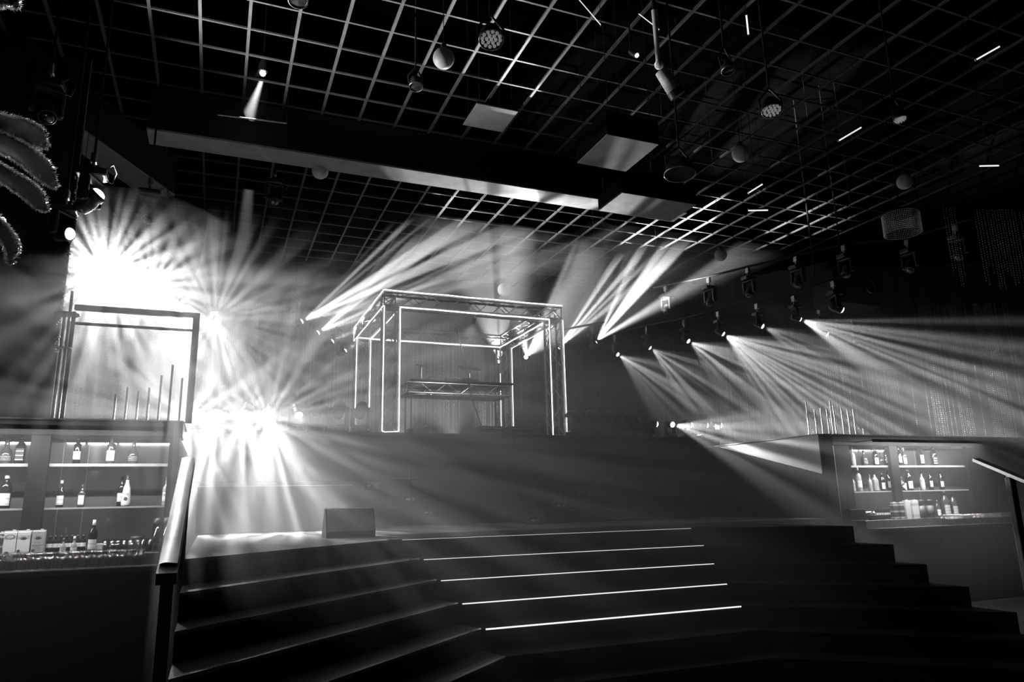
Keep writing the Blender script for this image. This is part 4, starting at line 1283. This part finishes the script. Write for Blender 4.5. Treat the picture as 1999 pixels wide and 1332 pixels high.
# ---------------------------------------------------------------- rods, frame and poles over the bars
for i, (px, h) in enumerate(((222, 0.18), (244, 0.26), (266, 0.22), (287, 0.26), (309, 0.40), (329, 0.52), (350, 0.38))):
    x = at_y(px, 812, 8.5).x
    t = thing('ledge_rod', 'thin upright metal rod on the left bar ledge, %s from the left' % ORD[i], 'rod', (x, 8.5, 2.531), 0, 'rods on the left ledge')
    part('rod', MB().cyl((0, 0, 0.012), (0, 0, h + 0.1), 0.011, n=8), M_STEEL if i < 5 else M_BLACK, t, world=False)
    part('foot', MB().cyl((0, 0, 0), (0, 0, 0.012), 0.024, n=10), M_STEEL, t, world=False)
for i, px in enumerate((1580, 1595, 1607, 1619, 1627, 1633, 1648, 1660, 1671, 1686)):
    x = at_y(px, 845, 8.6).x
    h = (0.52, 0.40, 0.42, 0.42, 0.55, 0.48, 0.46, 0.42, 0.44, 0.12)[i]
    t = thing('ledge_rod', 'thin upright metal rod on the right bar ledge, %s from the left' % ORD[i], 'rod', (x, 8.6, 2.531), 0, 'rods on the right ledge')
    part('rod', MB().cyl((0, 0, 0.012), (0, 0, h), 0.009, n=8), M_STEEL, t, world=False)
    part('foot', MB().cyl((0, 0, 0), (0, 0, 0.012), 0.024, n=10), M_STEEL, t, world=False)
t = thing('portal_frame', 'square metal portal frame standing on the left bar ledge before the glare', 'frame', (-0.9, 8.62, 2.531))
fy = 8.62
part('post', MB().bbox((-0.335, fy - 0.03, 2.531), (-0.265, fy + 0.03, 3.78), 0.006), M_BLACK, t)
part('post', MB().bbox((-1.52, fy - 0.02, 2.531), (-1.48, fy + 0.02, 3.7), 0.006), M_BLACK, t)
part('top_bar', MB().bbox((-1.5, fy - 0.03, 3.72), (-0.27, fy + 0.03, 3.78), 0.006), M_BLACK, t)
part('lower_bar', MB().bbox((-1.5, fy - 0.015, 3.56), (-0.335, fy + 0.015, 3.59), 0.004), M_BLACK, t)
t = thing('twin_pole', 'tall twin steel pole with two clamp rings at the left end of the frame', 'pole', (-1.53, 8.45, 2.531))
for dx in (-0.022, 0.022):
    part('tube', MB().cyl((-1.53 + dx, 8.45, 2.531), (-1.53 + dx, 8.45, 3.88 if dx > 0 else 3.64), 0.015, n=10), M_STEEL, t)
for z, r in ((3.62, 0.12), (3.26, 0.075)):
    part('clamp_ring', MB().lathe([(r, 0.0), (r, 0.012), (0.001, 0.014)], 18, (-1.53, 8.45, z)).lathe([(0.001, -0.004), (r, 0.0)], 18, (-1.53, 8.45, z)), M_STEEL, t)

# ---------------------------------------------------------------- handrails
def handrail(x, y0, z0, y1, z1, wd, lab, posts, post_m=M_BLACK):
    t = thing('handrail', lab, 'railing', (x, (y0 + y1) / 2, 0))
    a, b = Vector((x, y0, z0)), Vector((x, y1, z1)); d = (b - a).normalized()
    part('rail_core', MB().obar(a - d * 0.10, b + d * 0.03, wd + 0.008, 0.06), M_BLACK, t)
    up = Vector((1, 0, 0)).cross(d)
    if up.z < 0:
        up = -up
    n = 10; vs = []
    for k in range(n + 1):
        p = a.lerp(b, k / n)
        for q in range(7):
            s_ = -1 + 2 * q / 6
            vs.append(p + Vector((1, 0, 0)) * (s_ * wd / 2) + up * (0.034 + 0.008 * (1 - s_ * s_) + random.uniform(-0.0015, 0.0015)))
    m = MB().add(vs, [(k * 7 + q, k * 7 + q + 1, (k + 1) * 7 + q + 1, (k + 1) * 7 + q) for k in range(n) for q in range(6)], 0, True)
    part('padding', m, M_LEATHER, t, 'worn pale padded top')
    for (py, zb_) in posts:
        zt_ = z0 + (z1 - z0) * (py - y0) / (y1 - y0)
        part('post', MB().bbox((x - 0.03, py - 0.025, zb_), (x + 0.03, py + 0.025, zt_ - 0.01), 0.006), post_m, t)
    return t


t = handrail(-0.185, 4.12, 1.31, 5.88, 1.945, 0.085, 'black stair handrail with a worn pale padded top between the left bar and the stairs', [(4.16, 0.0), (5.75, 0.0)])
part('side_plate', MB().add([(-0.20, 4.14, 0.0), (-0.20, 4.55, 0.0), (-0.20, 4.6, 1.42), (-0.20, 4.14, 1.25), (-0.19, 4.14, 0.0), (-0.19, 4.55, 0.0), (-0.19, 4.6, 1.42), (-0.19, 4.14, 1.25)], [(0, 1, 2, 3), (7, 6, 5, 4), (0, 4, 5, 1), (1, 5, 6, 2), (2, 6, 7, 3), (3, 7, 4, 0)]), M_BLACK, t)
Pk = at_x(316, 1240, -0.30); Pk2 = at_x(312, 1170, -0.30); Pk3 = at_x(324, 1170, -0.30)
kp = thing('kick_plate', 'narrow pale metal wedge low beside the foot of the left handrail', 'kick plate', (-0.30, Pk.y, 0))
m = MB().add([Pk, Pk3, Pk2, Pk + Vector((-0.01, 0, 0)), Pk3 + Vector((-0.01, 0, 0)), Pk2 + Vector((-0.01, 0, 0))], [(0, 1, 2), (5, 4, 3), (0, 3, 4, 1), (1, 4, 5, 2), (2, 5, 3, 0)])
part('plate', m, M_WHITE, kp)
part('foot_strip', MB().box((-0.315, Pk.y - 0.02, 0), (-0.30, Pk.y + 0.02, Pk.z + 0.02)), M_BLACK, kp)
# right handrail
M_DSTEEL = mat('dull_steel', 0.16, 0.5, 0.6)
A, B = at_d(1905, 898, 8.2), at_d(2030, 950, 7.0)
t = thing('handrail', 'steel handrail with an upright post at the near end of the right bar', 'railing', (A + B) / 2)
part('rail', MB().obar(A, B, 0.075, 0.035), M_DSTEEL, t)
pp = at_d(1971, 930, 7.5)
part('post', MB().bbox((pp.x - 0.045, pp.y - 0.03, 0), (pp.x + 0.045, pp.y + 0.03, pp.z - 0.01), 0.008), M_DSTEEL, t)
part('bracket', MB().obar(pp + Vector((0, 0, -0.06)), pp + Vector((0.0, 0, 0.0)), 0.05, 0.05), M_STEEL, t)

# ---------------------------------------------------------------- dark drape with a glittering edge, left
dx = at_y(118, 560, 8.9).x
m = MB(); vs = []; n = 44
for side in (0, 0.012):
    for k in range(n + 1):
        x = dx - 3.6 * k / n
        y = 9.15 + side + 0.045 * math.sin(k * 1.7)
        vs += [(x, y, 2.54), (x, y, 7.0)]
q = 2 * (n + 1)
m.add(vs, [(2 * k, 2 * k + 1, 2 * k + 3, 2 * k + 2) for k in range(n)] + [(q + 2 * k, q + 2 * k + 2, q + 2 * k + 3, q + 2 * k + 1) for k in range(n)], 0, True)
solo('side_drape', m, M_DRAPE, 'black folded drape hanging at the far left before the glare', 'curtain', (dx, 9.15, 2.54))
m = MB()
zz = 3.35
while zz < 5.55:
    for _ in range(random.choice((0, 1, 1, 2, 3))):
        r = random.uniform(0.006, 0.013)
        m.octa((dx + random.uniform(-0.03, 0.025), 9.11 + random.uniform(-0.02, 0.01), zz), r, r * random.uniform(0.8, 1.8))
    zz += 0.028
m.cyl((dx, 9.115, 3.35), (dx, 9.115, 7.0), 0.003, n=5)
gs = solo('glitter_string', m, M_FOIL, 'thin glittering bead string hanging along the edge of the black drape', 'bead string', (dx, 9.11, 7.0))
gs['kind'] = 'stuff'

# ---------------------------------------------------------------- tinsel palm fronds, upper left
pt = thing('tinsel_palm', 'dark decorative palm with bright tinsel-edged fronds reaching in at the upper left', 'palm decoration', (-1.75, 4.3, 0))
root = Vector((-1.78, 4.25, 3.55))
part('trunk', MB().tube([(-1.75, 4.3, 0), (-1.74, 4.28, 1.2), (-1.80, 4.26, 2.5), root], [0.11, 0.09, 0.08, 0.09], 10), M_LEAFCORE, pt)
FR = [((88, 283), (-10, 240), 0.062, 4.25), ((107, 362), (-15, 272), 0.060, 4.15), ((88, 408), (-15, 330), 0.050, 4.1), ((22, 510), (-25, 420), 0.042, 4.1),
      ((33, 12), (-40, 20), 0.05, 4.2), ((60, 330), (-20, 262), 0.05, 4.3), ((-25, 140), (-70, 170), 0.05, 4.2)]
for tip, mid, wd, D in FR:
    T, Mm = at_d(*tip, D), at_d(*mid, D + 0.12)
    pts = []; N = 14
    for k in range(N + 1):
        t = k / N
        p = root * (1 - t) ** 2 + (Mm * 2 - (root + T) * 0.5) * 2 * t * (1 - t) + T * t * t
        pts.append(p)
    core = MB(); vs = []
    dsum = []
    for k, p in enumerate(pts):
        t = k / N
        d = (pts[min(k + 1, N)] - pts[max(k - 1, 0)]).normalized()
        sd = d.cross(-_c[2]).normalized()
        wv_ = wd * (0.35 + 0.65 * min(1, t * 2.2)) * (1 if t < 0.86 else max(0.25, math.sqrt(max(0, 1 - ((t - 0.86) / 0.145) ** 2))))
        nv = sd.cross(d).normalized()
        dsum.append((p, d, sd, nv, wv_))
        for j in range(8):
            a = 2 * math.pi * j / 8
            vs.append(p + sd * (wv_ * math.cos(a)) + nv * (0.35 * wv_ * math.sin(a)))
    core.add(vs, [(k * 8 + j, k * 8 + (j + 1) % 8, (k + 1) * 8 + (j + 1) % 8, (k + 1) * 8 + j) for k in range(N) for j in range(8)], 0, True)
    core.add(vs[-8:], [tuple(range(8))])
    fr = part('frond', core, M_LEAFCORE, pt)
    fg = MB()
    for _ in range(2300):
        u = random.random() ** 0.75 * (N - 0.001); k = int(u); f = u - k
        p = dsum[k][0].lerp(dsum[k + 1][0], f); d = dsum[k][1]; sd = dsum[k][2]; nv = dsum[k][3]
        w0 = dsum[k][4] * (1 - f) + dsum[k + 1][4] * f
        s_ = random.choice((-1, 1))
        lat = s_ * w0 * random.uniform(0.86, 1.04)
        if random.random() < 0.06:
            lat = s_ * w0 * random.uniform(0.2, 0.9)
        if k >= N - 2 and random.random() < 0.5:
            p = dsum[-1][0]; lat = dsum[-1][4] * random.uniform(-1, 1)
        b = p + sd * lat + nv * random.uniform(-0.4, 0.4) * w0
        o_ = (sd * s_ * random.uniform(0.2, 1) + d * random.uniform(0.1, 1.0) + nv * random.uniform(-0.7, 0.7)).normalized() * random.uniform(0.008, 0.026)
        h = Vector((random.uniform(-1, 1), random.uniform(-1, 1), random.uniform(-1, 1))).normalized() * 0.0034
        fg.add([b - h, b + h, b + o_], [(0, 1, 2)])
    o = part('tinsel_fringe', fg, M_FOIL, fr, 'bright frayed tinsel edge')
    o['kind'] = 'stuff'

# ---------------------------------------------------------------- things hung from the ceiling
def globe(px, py, r_px, D, lab):
    P = at_d(px, py, D); r = r_px * D / FPX
    t = thing('globe_lamp', lab, 'globe lamp', P, 0, 'white globes under the ceiling')
    part('globe', MB().ball(P, r, 20, 12), M_WHITE, t)
    part('collar', MB().cyl(P + Vector((0, 0, r * 0.97)), P + Vector((0, 0, r + 0.05)), 0.035, n=10), M_BODY, t)
    part('cord', MB().cyl(P + Vector((0, 0, r + 0.05)), (P.x, P.y, 10.62), 0.005, n=5), M_BLACK, t)


globe(866, 114, 21, 8.2, 'largest white globe under the ceiling grid, half lit')
globe(625, 334, 16, 12.0, 'white globe half hidden behind the pale underside of the long header')
globe(1446, 300, 17, 10.5, 'dim white globe under the dark right part of the ceiling grid')
globe(1407, 498, 12, 14.5, 'small dim white globe above the raised right row of lamps')
globe(985, 566, 14, 16.5, 'small dim globe hanging just above the truss booth')
globe(1766, 355, 15, 11.0, 'very dim globe hanging above the bead fringe lamp')


def ceiling_board(name, corners, z, th, lab, cat, body=True):
    P = [at_z(x, y, z) for x, y in corners]
    x0, x1 = min(p.x for p in P), max(p.x for p in P); y0, y1 = min(p.y for p in P), max(p.y for p in P)
    t = thing(name, lab, cat, ((x0 + x1) / 2, (y0 + y1) / 2, z))
    part('underside_board', MB().box((x0 + 0.01, y0 + 0.01, z), (x1 - 0.01, y1 - 0.01, z + 0.012)), M_SOFFIT, t, 'pale board underside')
    part('cabinet', MB().bbox((x0, y0, z + 0.012), (x1, y1, z + th), 0.01), M_CAB, t)
    for sx in (x0 + 0.08, x1 - 0.08):
        for sy in (y0 + 0.08, y1 - 0.08):
            part('hanger', MB().cyl((sx, sy, z + th), (sx, sy, 10.62), 0.006, n=5), M_BLACK, t)
    return t


ceiling_board('ceiling_board', ((905, 240), (932, 202), (1012, 219), (965, 256)), 7.70, 0.05, 'small square pale panel hung under the ceiling grid near the largest globe', 'ceiling panel')
ceiling_board('hanging_speaker', ((1128, 316), (1185, 265), (1288, 282), (1222, 336)), 6.3, 0.36, 'large black loudspeaker box with pale underside hung right of the small panel', 'loudspeaker')
ceiling_board('hanging_speaker', ((1170, 412), (1214, 376), (1345, 402), (1310, 432)), 6.75, 0.3, 'black loudspeaker box with pale underside hung close to the long header', 'loudspeaker')
for px, py, D, lab in ((1067, 285, 9.2, 'small dark fixture beside the hung loudspeaker boxes'), (838, 668, 0, '')):
    pass


def par_can(px, py, D, r, tilt, lab, cells=True, hang=True):
    P = at_d(px, py, D)
    t = thing('led_par', lab, 'stage light', P, 0, 'round lamps with many lenses')
    d = Vector(tilt).normalized(); Q = frame_to(-d).to_3x3().to_4x4()
    body = MB().lathe([(0.001, -0.16), (r * 0.55, -0.15), (r * 0.9, -0.08), (r, 0.0), (r * 0.97, 0.01), (r * 0.93, 0.0), (0.001, -0.005)], 20, P, mat=Q)
    part('can', body, M_BODY, t)
    ring = MB().lathe([(r, 0.0), (r * 1.04, 0.005), (r * 1.04, 0.02), (r, 0.02)], 24, P, mat=Q)
    part('rim', ring, M_STEEL, t, 'bright metal rim')
    if cells:
        lm = MB()
        for ring_i, cnt in ((0, 1), (1, 6), (2, 12)):
            for k in range(cnt):
                a = 2 * math.pi * k / cnt
                c = P + (Q @ Vector((ring_i * r * 0.37 * math.cos(a), ring_i * r * 0.37 * math.sin(a), 0.0)))
                lm.lathe([(r * 0.155, 0.0), (r * 0.13, 0.016), (r * 0.07, 0.025), (0.001, 0.028)], 8, c, mat=Q)
        part('lens_cluster', lm, M_LENSGLINT, t, 'cluster of lenses with painted glints')
    else:
        part('front_glass', MB().lathe([(r * 0.9, 0.002), (0.001, 0.012)], 24, P, mat=Q), M_DARKLENS, t)
    top = P + (Q @ Vector((0, 0, -0.16)))
    part('yoke', MB().tube([P + (Q @ Vector((r * 1.05, 0, -0.04))), P + (Q @ Vector((r * 1.1, 0, -0.15))), top + Vector((0, 0, 0.14))], 0.012, 6).tube([P + (Q @ Vector((-r * 1.05, 0, -0.04))), P + (Q @ Vector((-r * 1.1, 0, -0.15))), top + Vector((0, 0, 0.14))], 0.012, 6), M_BODY, t)
    part('drop_rod', MB().cyl(top + Vector((0, 0, 0.14)), (top.x, top.y, 10.62), 0.012, n=6), M_BLACK, t)
    return t


par_can(959, 76, 7.0, 0.12, (-0.05, -0.25, -1), 'round black lamp with a cluster of shiny lenses near the top middle')
par_can(1327, 338, 7.4, 0.155, (-0.1, -0.05, -1), 'large glossy round lamp with a bright rim hung right of the loudspeaker boxes', False)
par_can(1507, 215, 8.0, 0.11, (-0.1, -0.2, -1), 'round lamp with glinting lenses hung in the dark right ceiling')
par_can(1421, 136, 7.5, 0.07, (0, -0.2, -1), 'small round lamp hung upper right of the bright-necked lamp', False)
par_can(812, 168, 9.5, 0.09, (0, -0.2, -1), 'small round lamp under the middle of the ceiling grid', False)
par_can(582, 0, 7.6, 0.10, (0, -0.2, -1), 'round black lamp cut off by the top edge of the picture', False)
par_can(1757, 232, 8.5, 0.075, (0, -0.2, -1), 'small glinting round lamp in the far dark right ceiling')

# profile spot with a pale neck, top right of the middle
P = at_d(1303, 150, 7.0)
t = thing('profile_spot', 'long tilted spotlight with a pale neck and mesh body below the top edge', 'stage light', P)
a0, a1, a2, a3 = at_d(1280, 85, 7.0), at_d(1285, 122, 7.0), at_d(1290, 138, 7.0), at_d(1316, 176, 7.0)
part('arm', MB().cyl(at_d(1277, 20, 7.0), a1, 0.028, 0.022, 10), M_WHITE, t, 'pale metal arm')
part('joint', MB().ball(a1.lerp(a2, 0.3), 0.045, 14, 8), M_WHITE, t)
part('barrel', MB().cyl(a2, a3, 0.062, 0.075, 16), mat('mesh_sleeve', 0.5, 0.5, scale=120, var=0.6, bump=0.4), t, 'pale mesh sleeve')
part('front_tube', MB().cyl(a3, a3 + (a3 - a2).normalized() * 0.07, 0.08, 0.08, 16), M_BODY, t)
part('drop_rod', MB().cyl(at_d(1277, 20, 7.0), (at_d(1277, 20, 7.0).x, at_d(1277, 20, 7.0).y, 10.62), 0.02, n=8), M_BLACK, t)
# small accent spot that lights it
P2 = at_d(1243, 108, 7.3)
t = thing('accent_spot', 'tiny bright spotlight beside the pale-necked lamp', 'stage light', P2)
aim = (a2 - P2 + Vector((0.1, 0, -0.05))).normalized()
part('can', MB().cyl(P2 - aim * 0.10, P2, 0.03, 0.035, 10), M_BODY, t)
part('lens', MB().ball(P2, 0.022, 10, 6), M_LENS, t)
part('drop_rod', MB().cyl(P2 - aim * 0.10, (P2.x, P2.y, 10.62), 0.008, n=6), M_BLACK, t)
beam('spot', P2 + aim * 0.06, aim, 60, 50, 0.8, freq=0, parent=t)
# downlight above the grid with a short visible beam
P3 = at_y(513, 143, 10.35)
t = thing('downlight', 'small bright downlight at the grid throwing a short beam down before the long header', 'downlight', P3)
part('can', MB().cyl(P3 + Vector((0, 0, 0.02)), P3 + Vector((0, 0, 0.22)), 0.07, n=14), M_BODY, t)
part('lens', MB().ball(P3, 0.045, 12, 8), M_LENS, t)
part('drop_rod', MB().cyl(P3 + Vector((0, 0, 0.22)), (P3.x, P3.y, 10.62), 0.01, n=6), M_BLACK, t)
beam('spot', P3 + Vector((0, 0, -0.08)), Vector((-0.24, 0.0, -1)), 1900, 15, 0.5, freq=0, parent=t)
A, B = at_y(425, 224, 10.35), at_y(560, 241, 10.35)
t = thing('cable_pipe', 'thin pale pipe hung before the long header under the small downlight', 'pipe', (A + B) / 2)
part('pipe', MB().cyl(A, B, 0.012, n=8), M_STEEL, t)
for q in (A, B):
    part('hanger_cable', MB().cyl(q, (q.x, q.y, 10.62), 0.003, n=5), M_BLACK, t)
P4 = Vector((0.27, 12.0, 8.2))
t = thing('downlight', 'second downlight hidden behind the long header, its thin beam dropping into the haze', 'downlight', P4)
part('can', MB().cyl(P4 + Vector((0, 0, 0.02)), P4 + Vector((0, 0, 0.22)), 0.06, n=14), M_BODY, t)
part('drop_rod', MB().cyl(P4 + Vector((0, 0, 0.22)), (P4.x, P4.y, 10.62), 0.01, n=6), M_BLACK, t)
beam('spot', P4 + Vector((0, 0, -0.02)), Vector((-0.03, 0.0, -1)), 2500, 7, 0.5, freq=0, parent=t)
# level glowing bars put in for light on plate edges, dark right half
M_BARGLINT = mat('painted_bar_glint', 0.8, 0.4, emit=1.1, lit=False)
for px, py, D, hw, lab in ((1931, 324, 9.0, 0.12, 'short level painted glint before the bead strings in the dark right corner'), (1480, 411, 9.5, 0.13, 'short level painted glint below the dim globes')):
    P = at_d(px, py, D)
    t = thing('glint_bar', lab, 'hanging lamp', P)  # stands in for a lit plate edge, not a lamp
    dv = Vector((_c[0].x, _c[0].y, 0)).normalized() * hw
    part('tube', MB().cyl(P - dv, P + dv, 0.008, n=8), M_BARGLINT, t, 'glowing painted glint')
    part('housing', MB().obar(P - dv * 1.02 + Vector((0, 0, 0.018)), P + dv * 1.02 + Vector((0, 0, 0.018)), 0.03, 0.02), M_BODY, t)
    part('cord', MB().cyl(P + Vector((0, 0, 0.028)), (P.x, P.y, 10.62), 0.005, n=5), M_BLACK, t)
    beam('spot', P + Vector((0, 0, -0.05)), Vector((0.02, 0, -1)), 22, 26, 0.6, freq=0, parent=t)
# glowing rods put in for light glinting on hanging plate edges
M_GLINT = mat('painted_glint', 0.8, 0.4, emit=0.9, lit=False)
for (xa, ya, xb, yb, D, lab) in ((1905, 117, 1951, 91, 8.0, 'bright slanting painted glint in the far upper right dark'), (1637, 275, 1681, 249, 9.0, 'dim slanting painted glint under the dark right ceiling'), (1461, 377, 1488, 360, 9.5, 'short slanting painted glint just above the level glint'),
                                  (1131, 0, 1173, 49, 7.0, 'thin steep painted glint by the top edge of the picture'), (1247, 27, 1287, 58, 7.2, 'thin painted glint crossing the drop rod of the pale-necked lamp'), (1457, 30, 1461, 68, 8.0, 'thin upright painted glint near the top right')):
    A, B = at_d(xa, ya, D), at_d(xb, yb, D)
    t = thing('glint_rod', lab, 'tube light', (A + B) / 2, 0, 'painted glints under the ceiling')  # stands in for a glint on a plate edge, not a lamp
    part('tube', MB().cyl(A, B, 0.009 if xa > 1400 else 0.004, n=8), M_GLINT, t)
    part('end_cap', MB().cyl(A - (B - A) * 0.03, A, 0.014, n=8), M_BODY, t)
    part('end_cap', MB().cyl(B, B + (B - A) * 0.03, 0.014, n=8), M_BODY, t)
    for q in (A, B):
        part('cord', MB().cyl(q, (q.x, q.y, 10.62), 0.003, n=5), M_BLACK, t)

# lamps hung in the upper left; two of them carry added spots
for i, (px, py, D, sz, asp, lab) in enumerate((
    (92, 232, 7.6, 0.9, (0.3, -0.6, -1), 'black moving head lamp with an added spot left of the diagonal header, topmost of three'),
    (196, 376, 8.1, 0.95, (0.75, -0.25, 0.75), 'large black moving head lamp with a looped cable, turned up to the ceiling grid'),
    (288, 432, 10.0, 0.9, (0.1, -0.6, -1), 'unlit black moving head lamp at the lower end of the diagonal header'),
    (535, 396, 12.0, 0.8, (0.1, -0.6, -1), 'unlit lamp hung under the middle of the long header above the haze'))):
    P = at_d(px, py, D)
    HUNG.clear()
    t = moving_head(P, Vector(asp), lab, 'lamps hung in the upper left', M_DARKLENS if i != 1 else M_LENS, True, sz, True)
    if i == 0:
        beam('spot', P + Vector((0.03, -0.08, -0.1)), Vector((-1.0, 4.2, 3.4)) - P, 80000, 34, 0.7, freq=0, parent=t)  # spot added in this dark-lensed head to light the tinsel palm
    if i == 1:
        beam('spot', P + Vector((0.08, -0.02, 0.12)), Vector((0.6, 8.3, 7.86)) - P, 2000, 84, 1.0, freq=0, parent=t)  # wash spot added here to light the ceiling grid
    h_ = HUNG[0]
    part('drop_rod', MB().cyl(h_ - Vector((0, 0, 0.05)), (h_.x, h_.y, 10.62), 0.014, n=6), M_BLACK, t)
# lamp with barn doors near the brightest end of the right row
P = at_z(1660, 640, 5.0)
t = thing('barn_door_lamp', 'tall black lamp with bright-edged barn doors at the near end of the right row', 'stage light', P + Vector((0, 0, 0.3)))
part('body', MB().bbox(P + Vector((-0.12, -0.12, -0.35)), P + Vector((0.16, 0.14, 0.16)), 0.02), M_BODY, t)
for a_, b_, nm in (((0.17, -0.12, 0.14), (0.42, -0.16, 0.20), 'upper'), ((0.02, -0.14, -0.12), (0.46, -0.2, 0.02), 'lower')):
    part('barn_door', MB().obar(P + Vector(a_), P + Vector(b_), 0.12, 0.012), M_STEEL, t, 'bright metal flap')
part('strap', MB().bbox(P + Vector((-0.10, -0.135, -0.34)), P + Vector((-0.06, -0.121, 0.14)), 0.004), M_STEEL, t)
part('drop_rod', MB().cyl(P + Vector((0, 0, 0.16)), (P.x, P.y, 10.62), 0.014, n=6), M_BLACK, t)
# black boxes at the right
P = at_d(1775, 620, 11.0)
t = thing('hanging_speaker', 'black loudspeaker box standing out against the lit right haze', 'loudspeaker', P)
P = at_z(1700, 555, 5.6) + Vector((0.25, 0.7, 0.05))
part('cabinet', MB().bbox((P.x - 0.75, P.y - 0.3, P.z - 0.35), (P.x + 0.45, P.y + 0.3, P.z + 0.35), 0.02), M_BLACK, t)
part('horn', MB().lathe([(0.12, 0.0), (0.10, 0.02), (0.04, 0.06)], 18, (P.x + 0.2, P.y - 0.305, P.z + 0.05), mat=Matrix(((1, 0, 0), (0, 0, 1), (0, 1, 0)))), M_BODY, t)
part('rim', MB().lathe([(0.125, 0.0), (0.135, 0.004), (0.125, 0.008)], 22, (P.x + 0.2, P.y - 0.31, P.z + 0.05), mat=Matrix(((1, 0, 0), (0, 0, 1), (0, 1, 0)))), M_STEEL, t)
for sx in (-0.6, 0.3):
    part('hanger', MB().cyl((P.x + sx, P.y, P.z + 0.35), (P.x + sx, P.y, 10.62), 0.006, n=5), M_BLACK, t)

# uplights at the foot of the bead strings
for i, x in enumerate((2.9, 4.0, 5.2, 6.3)):
    P = Vector((x, 16.3, DECK))
    t = thing('floor_uplight', 'small black floor uplight at the foot of the bead strings, %s from the left' % ORD[i], 'uplight', P, 0, 'uplights behind the booth')
    part('can', MB().cyl(P + Vector((0, 0, 0.06)), P + Vector((0, 0.05, 0.2)), 0.06, n=12), M_BODY, t)
    part('base', MB().bbox((x - 0.07, 16.23, DECK + 0.001), (x + 0.07, 16.37, DECK + 0.06), 0.01), M_BODY, t)
    beam('spot', P + Vector((0, 0.07, 0.24)), Vector((0, 0.45, 1)), 350, 90, 0.9, freq=0, parent=t)
